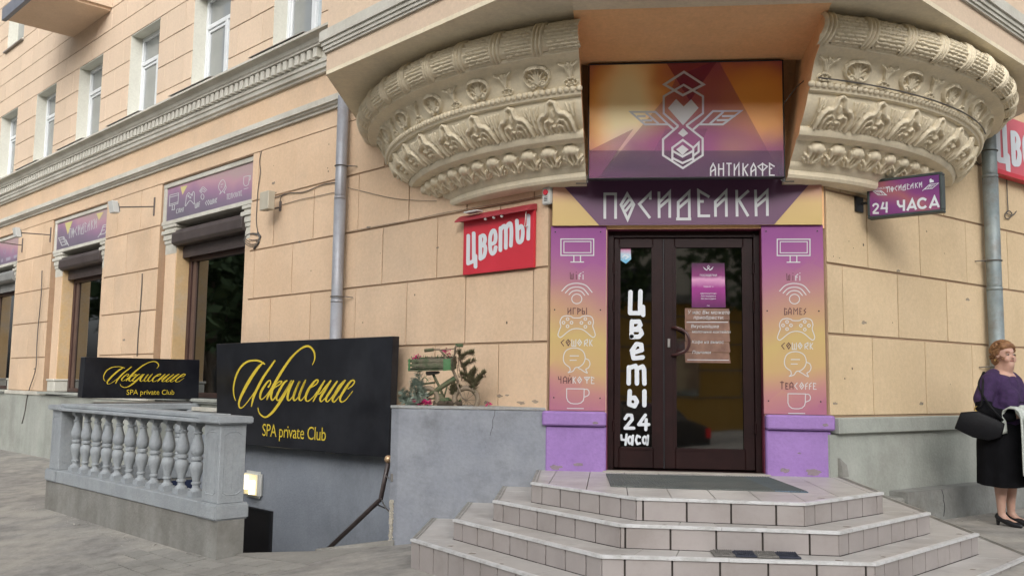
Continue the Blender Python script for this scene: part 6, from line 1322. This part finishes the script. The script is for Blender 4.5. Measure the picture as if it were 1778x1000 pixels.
# hands: palm and five fingers each, part of separate skin meshes at the cuffs
for s in (-1, 1):
    c = BP(.235, s*.07, 1.0); parts = [([BP(.21, s*.10, 1.0), BP(.25, s*.06, .995)], [.028, .030], (1, .8))]
    for k in range(4):
        b0 = BP(.27, s*.055, 1.02-.018*k); parts.append(([b0, b0+f_*.03-s_*s*.02, b0+f_*.03-s_*s*.05-_z*.006, b0+f_*.01-s_*s*.065], [.0095, .009, .008, .007]))
    parts.append(([BP(.235, s*.07, 1.02), BP(.255, s*.05, 1.045), BP(.275, s*.02, 1.05)], [.011, .010, .008]))
    remesh_obj('hand', parts, SKIN, bo_, .005, 2)
for s in (-1, 1):
    mb = MB(); c = HP(.081, s*.033, 1.548); mb.ball(c, .0125, 10, 8, (1, 1, .55)); mb.build('eye', mat('eye_white%d' % s, (.35, .30, .27), None, rough=.3), bo_, smooth=True)
    mb = MB(); mb.ball(HP(.0915, s*.033, 1.548), .0058, 8, 6); mb.build('iris', dark, bo_, smooth=True)
    mb = MB(); mb.tube([HP(.088, s*.016, 1.571), HP(.087, s*.034, 1.575), HP(.074, s*.052, 1.569)], .0036, 6); mb.build('eyebrow', HAIR, bo_)
mb = MB(); mb.tube([HP(.0905, .020, 1.488), HP(.0985, .007, 1.4885), HP(.0985, -.007, 1.4885), HP(.0905, -.020, 1.488)], .0045, 6); mb.build('lips', mat('lip_colour', (.28, .10, .085)), bo_, smooth=True)
# hair: cap with a rough outline plus locks
hp = [([HP(-.028, 0, 1.593), HP(-.035, 0, 1.56)], [.086, .088], (1.02, .98)), ([HP(-.05, .03, 1.53), HP(-.06, 0, 1.49), HP(-.05, -.03, 1.50)], [.065, .055, .06]), ([HP(.035, -.045, 1.625), HP(.05, 0, 1.635), HP(.035, .045, 1.625)], [.034, .036, .034]), ([HP(.0, .07, 1.58), HP(-.01, .08, 1.55)], [.026, .022]), ([HP(.0, -.07, 1.58), HP(-.01, -.08, 1.55)], [.026, .022])]
hr_ = remesh_obj('hair', hp, HAIR, W, .009, 2)
mb = MB(); rh = random.Random(2)
for k in range(420):
    a, el = rh.uniform(0, 2*pi), rh.uniform(-.35, 1.5); ca = cos(el)
    if cos(a)*ca > .55 and el < .75: continue
    n_ = np.array([cos(a)*ca, sin(a)*ca, sin(el)]); c = np.array([-.02, 0, 1.575])+n_*np.array([.105, .096, .10])
    if el < 0: c[2] -= .02
    t_ = np.cross(n_, [rh.gauss(0, 1), rh.gauss(0, 1), rh.gauss(0, 1)]); t_ /= np.linalg.norm(t_); L = rh.uniform(.018, .05)
    P = [c-n_*.006, c+n_*.010+t_*L*.4, c+n_*.008+t_*L*.8, c-n_*.002+t_*L]; mb.tube([HP(*p) for p in P], [.004, .0055, .0045, .0015], 5)
mb.build('hair_locks', HAIR, hr_, smooth=True)
mb = MB(); mb.tube([HP(-.01, -.09, 1.505), HP(-.012, -.096, 1.495), HP(-.01, -.09, 1.487)], .003, 6); mb.build('earring', GLD, W)
# clothes
top = remesh_obj('purple_top', [([BP(-.01, 0, .84), BP(.01, 0, .98), BP(.0, 0, 1.12), BP(-.01, 0, 1.24)], [.205, .20, .185, .165], (.92, 1.10)), ([BP(.08, .09, 1.12), BP(.09, .085, 1.16)], [.105, .10]), ([BP(.08, -.09, 1.12), BP(.09, -.085, 1.16)], [.105, .10]), ([BP(-.02, -.16, 1.325), BP(-.03, -.10, 1.36)], [.076, .062]), ([BP(-.02, .16, 1.325), BP(-.03, .10, 1.36)], [.076, .062]), ([BP(.05, -.11, 1.30), BP(.07, -.12, 1.22)], [.065, .07]), ([BP(.05, .11, 1.30), BP(.07, .12, 1.22)], [.065, .07]),
  ([BP(-.05, 0, 1.32), BP(-.07, 0, 1.365)], [.09, .062]), ([BP(-.02, -.19, 1.30), BP(-.05, -.25, 1.14)], [.082, .085]), ([BP(-.02, .19, 1.30), BP(-.05, .25, 1.14)], [.082, .085])], PUT, W, .011, 5)
mb = MB(); mb.tube([BP(x, s, z) for x, s, z in ((-.06, -.10, 1.385), (.03, -.095, 1.345), (.10, -.06, 1.275), (.125, 0, 1.235), (.10, .06, 1.275), (.03, .095, 1.345), (-.06, .10, 1.385))], .009, 6); mb.build('neckline', BLK, top, smooth=True)
mb = MB(); mb.tube([BP(x, s, z) for x, s, z in ((.10, -.155, 1.13), (.175, -.09, 1.11), (.165, 0, 1.115), (.175, .09, 1.11), (.10, .155, 1.13))], .005, 6); mb.build('bust_seam', BLK, top, smooth=True)
ch = remesh_obj('chest', [([BP(.045, -.02, 1.32), BP(.085, 0, 1.27), BP(.045, .02, 1.32)], [.055, .04, .055])], SKIN, bo_, .008, 2)
for s in (-1, 1):
    remesh_obj('sleeve', [([BP(-.05, s*.25, 1.15), BP(-.03, s*.27, 1.03), BP(.05, s*.24, 1.0), BP(.15, s*.16, .99)], [.076, .074, .066, .052])], BLK, W, .011, 4)
# skirt: lofted rings with folds
V = []; F = []; nz, na = 22, 64
for j in range(nz+1):
    t = j/nz; z = .965-t*.60; rx = .178+.050*math.sin(min(1, t*2.2)*pi/2)+.008*t; ry = .205+.050*math.sin(min(1, t*2.2)*pi/2)+.012*t
    for k in range(na):
        a = 2*pi*k/na; fo_ = 1+.045*t*sin(a*6+1)+.03*t*t*sin(a*11+t*2); V.append(BP(cos(a)*rx*fo_-.01, sin(a)*ry*fo_, z+.012*t*sin(a*2+.5)))
for j in range(nz):
    for k in range(na): F.append((j*na+k, j*na+(k+1) % na, (j+1)*na+(k+1) % na, (j+1)*na+k))
F.append(list(range(na)))
mesh_obj('skirt', V, F, BLK, W, smooth=True, recalc=True)
for s in (-1, 1):
    o = s*.08
    sp = [([BP(-.045, o, .078), BP(.03, o, .045), BP(.10, o, .022), BP(.155, o+s*.004, .017)], [.036, .035, .033, .018], (1, .98))]
    sh_ = remesh_obj('shoe', sp, SHOE, W, .006, 2)
    MB().tube([BP(-.052, o, .07), BP(-.055, o, .0)], [.022, .012], 10).build('heel', SHOE, sh_)
# jacket over her forearms
jk = empty('jacket', BP(.22, 0, .95), 'light grey green jacket hanging over the arms of the woman', 'jacket')
V = []; F = []; n1, n2 = 30, 30
def drape(s, t):                                             # s across, t from the inner hem over the arm to the outer hem
    x = (s-.5)*.46; y = t
    if y < .2: f, z = .10+.02*y, .83+y*.85
    elif y < .36: q = (y-.2)/.16*pi; f, z = .175-.075*cos(q), 1.005+.055*sin(q)
    else: f, z = .255+.05*(y-.36), 1.0-(y-.36)*.80-.05*math.sin(s*3.3+.2)
    f += .018*sin(s*17+y*3)+.010*sin(s*31+1+y*5)*max(0, y-.2); return BP(f+.015, x*(1+.1*y)-.02, z+.012*sin(s*9))
for i in range(n1+1):
    for j in range(n2+1): V.append(drape(i/n1, j/n2))
for i in range(n1):
    for j in range(n2): F.append((i*(n2+1)+j, (i+1)*(n2+1)+j, (i+1)*(n2+1)+j+1, i*(n2+1)+j+1))
jo = mesh_obj('cloth', V, F, JKT, jk, smooth=True); md = jo.modifiers.new('t', 'SOLIDIFY'); md.thickness = .012
sl_ = remesh_obj('jacket_sleeve', [([BP(.25, -.20, 1.04), BP(.30, -.17, .97), BP(.31, -.12, .86), BP(.30, -.10, .74)], [.035, .045, .045, .04]), ([BP(.22, -.10, 1.06), BP(.30, 0, 1.03), BP(.31, .08, .93)], [.035, .045, .04])], JKT, jk, .010, 3)
# handbag on her right elbow
hb = empty('handbag', BP(-.02, -.36, .85), 'black leather handbag with gold clasp on the arm of the woman', 'handbag')
BX = lambda x, y, z: np.array([2.70, .36, 0])+np.array([.93, -.36, 0])*x+np.array([.36, .93, 0])*y*-1+_z*(z+.135)
prof = [(-.19, 1.03), (-.05, 1.045), (.08, .985), (.16, .94), (.13, .82), (.03, .785), (-.10, .81), (-.245, .885)]
V = []; nl = 5
for j, (y, k) in enumerate(((-.040, .93), (-.036, .98), (0, 1.02), (.036, .98), (.040, .93))):
    cx, cz = -.02, .90
    for x, z in prof: V.append(BX(cx+(x-cx)*k, y, cz+(z-cz)*k))
n = len(prof); F = [list(range(n))[::-1], [4*n+i for i in range(n)]]+[(j*n+i, j*n+(i+1) % n, (j+1)*n+(i+1) % n, (j+1)*n+i) for j in range(4) for i in range(n)]
bgo = mesh_obj('bag_body', V, F, BAG, hb, recalc=True); b = bmesh.new(); b.from_mesh(bgo.data); bmesh.ops.bevel(b, geom=b.edges[:], offset=.006, segments=2, affect='EDGES', clamp_overlap=True); b.to_mesh(bgo.data); b.free(); smooth_auto(bgo, 60)
mb = MB(); mb.tube([BX(-.06, -.035, 1.055), BX(.10, -.035, .99), BX(.17, -.035, .955)], .009, 8); mb.ball(BX(.04, -.07, .945), .012, 10, 6, (1, 1, 1.4)); mb.tube([BX(-.055+.022*cos(t), -.02, 1.065+.022*sin(t)) for t in np.linspace(0, 2*pi, 13)], .005, 6); mb.build('clasp', GLD, hb, smooth=True)
mb = MB(); mb.tube([tuple(v) for v in bez([BX(-.055, -.02, 1.08), BX(-.02, 0, 1.10), BP(-.02, -.29, 1.27), BP(-.06, -.20, 1.385)], 6)], .010, 8); mb.tube([tuple(v) for v in bez([BX(.15, .02, .97), BX(.06, .05, 1.08), BP(-.06, -.29, 1.25), BP(-.07, -.19, 1.385)], 6)], .010, 8); mb.build('strap', BAG, hb, smooth=True)

# ------------------------------------------------------------------ what the glass mirrors: the other side of the street
op = empty('ochre_building', (3, -27, 0), 'low ochre building across the street mirrored in the entrance door', 'building')
oc = mat('ochre_wall', (.50, .30, .07), (.56, .35, .10), 1, .9, .1, 40)
MB().box(-16, 24, -32, -26, -.6, 4.4).build('wall', oc, op)
for k in range(12): MB().box(-15+3.2*k, -13.4+3.2*k, -26, -25.93, 1.0, 3.2).build('window', gdark, op)
for z in (.9, 1.9, 2.9, 3.8): MB().box(-16, 24, -25.999, -25.96, z, z+.05).build('wall_line', conc, op)
MB().box(-16.3, 24.3, -32.3, -25.6, 4.41, 4.7).build('roof', conc, op)
crown = mat('street_tree_leaf', (.03, .06, .02), (.06, .10, .035), 3, .8); bark = mat('bark', (.09, .07, .05), (.14, .11, .08), 8, .95)
rt = random.Random(9); ml = MB()
for k in range(2600):
    a, e, r = rt.uniform(0, 2*pi), rt.uniform(-1, 1), rt.random()**.4; cl_ = np.array([cos(a)*sqrt(1-e*e)*2.6, sin(a)*sqrt(1-e*e)*2.6, e*2.7])*r; cl_ += np.array([sin(e*5+a*2)*.4, cos(a*3)*.4, 0])
    p = cl_+[0, 0, 6.4]; v = np.array([rt.gauss(0, 1) for _ in range(3)]); v /= np.linalg.norm(v); s = np.cross(v, [rt.gauss(0, 1) for _ in range(3)]); s /= np.linalg.norm(s); L = rt.uniform(.12, .26); ml.add([p-v*L, p+s*L*.5, p+v*L, p-s*L*.5], [(0, 1, 2, 3)])
def stree(x, y, lab, sc, rz, zb=-.5):
    t = empty('street_tree', (x, y, zb), lab, 'tree', 'leafy trees along the streets')
    global tcm, ttm
    if 'tcm' not in globals():
        t.location = (0, 0, 0); c = mesh_obj('crown', ml.V, ml.F, crown, t); tcm = c.data
        mb = MB(); mb.tube([(0, 0, 0), (.05, .02, 2.2), (0, .1, 4.2), (.1, 0, 6)], [.2, .16, .12, .05], 10); mb.tube([(.02, .05, 3.2), (.9, .3, 5.2)], [.09, .03], 8); mb.tube([(0, .05, 3.6), (-.9, -.3, 5.6)], [.08, .03], 8); q = mb.build('trunk', bark, t); ttm = q.data; t.location = (x, y, zb)
    else:
        for nm, me in (('crown', tcm), ('trunk', ttm)): o = bpy.data.objects.new(nm, me); COL.objects.link(o); o.parent = t
    t.scale = (sc, sc, sc); t.rotation_euler = (0, 0, rz)
ft = mat('sky_blocker_facade', (.42, .38, .31), (.48, .44, .37), .6, .9)
ob2 = empty('added_sky_blocker', (4, -38, 0), 'unseen tall grey building added across the street to block sky from the glass', 'building')  # added block, out of view: keeps bright sky out of the door glass
MB().box(-30, 36, -46, -38, -.6, 17).build('wall', ft, ob2)
for r_ in range(4):
    for k in range(16): MB().box(-27+3.8*k, -25.2+3.8*k, -38, -37.9, 5.5+2.9*r_, 7.3+2.9*r_).build('window', dark, ob2)
for i, (u, o, sc) in enumerate(((20.2, 6.2, 1.15), (23.5, 8.8, 1.3), (29, 11.5, 1.4), (34, 9.5, 1.5))): p_ = LW(u, o, 0); stree(p_[0], p_[1], ['nearest', 'second', 'third', 'farthest'][i]+' leafy tree down the left street mirrored in the shop windows', sc, i, -2.6)
for i, (x, y, sc) in enumerate(((-13, -17, 1.05), (-7.5, -18.5, .95), (-1.5, -20, 1.0), (4.5, -20.5, 1.1), (10.5, -19, .95), (17, -18, 1.05))): stree(x, y, ['first', 'second', 'third', 'fourth', 'fifth', 'sixth'][i]+' leafy tree from the left across the road', sc, i*1.3)
# parked car mirrored in the door
cx, cy, cz = 1.7, -15.0, -.48
car = empty('parked_car', (cx-2, cy, cz), 'black parked car across the road mirrored in the right door pane', 'car'); cp = mat('black_car_paint', (.01, .01, .012), None, rough=.2, spec=.8)
pf = [(0, .28), (0, .62), (.05, .92), (.45, 1.0), (.95, 1.42), (2.3, 1.45), (3.1, 1.0), (4.2, .82), (4.35, .55), (4.3, .28)]
V = []; F = []
for y, k in ((-.85, .0), (-.72, .06), (.72, .06), (.85, .0)):
    for x, z in pf: V.append((cx-x, cy+y*(1 if z < 1.05 else .84), cz+z))
n = len(pf); F = [list(range(n)), [3*n+i for i in range(n)][::-1]]+[(j*n+i, j*n+(i+1) % n, (j+1)*n+(i+1) % n, (j+1)*n+i) for j in range(3) for i in range(n)]
cb = mesh_obj('car_body', V, F, cp, car, recalc=True)
for s in (-1, 1): MB().box(cx-.12, cx+.02, cy+s*.80-.12, cy+s*.80+.12-.06*s, cz+.66, cz+.90).build('tail_lamp', mat('red_tail_lamp%d' % s, (.7, .02, .03), None, rough=.2), car, bevel=.02)
MB().prism([(cx-.55, cy+.60, cz+1.06), (cx-.93, cy+.58, cz+1.38), (cx-2.25, cy+.58, cz+1.40), (cx-2.9, cy+.62, cz+1.06)], (0, .16, 0)).build('side_window', gdark, car)
for x in (.85, 3.5):
    for y in (-.78, .78): MB().tube([(cx-x, cy+y-.1, cz+.32), (cx-x, cy+y+.1, cz+.32)], .32, 24).build('wheel', dark, car)
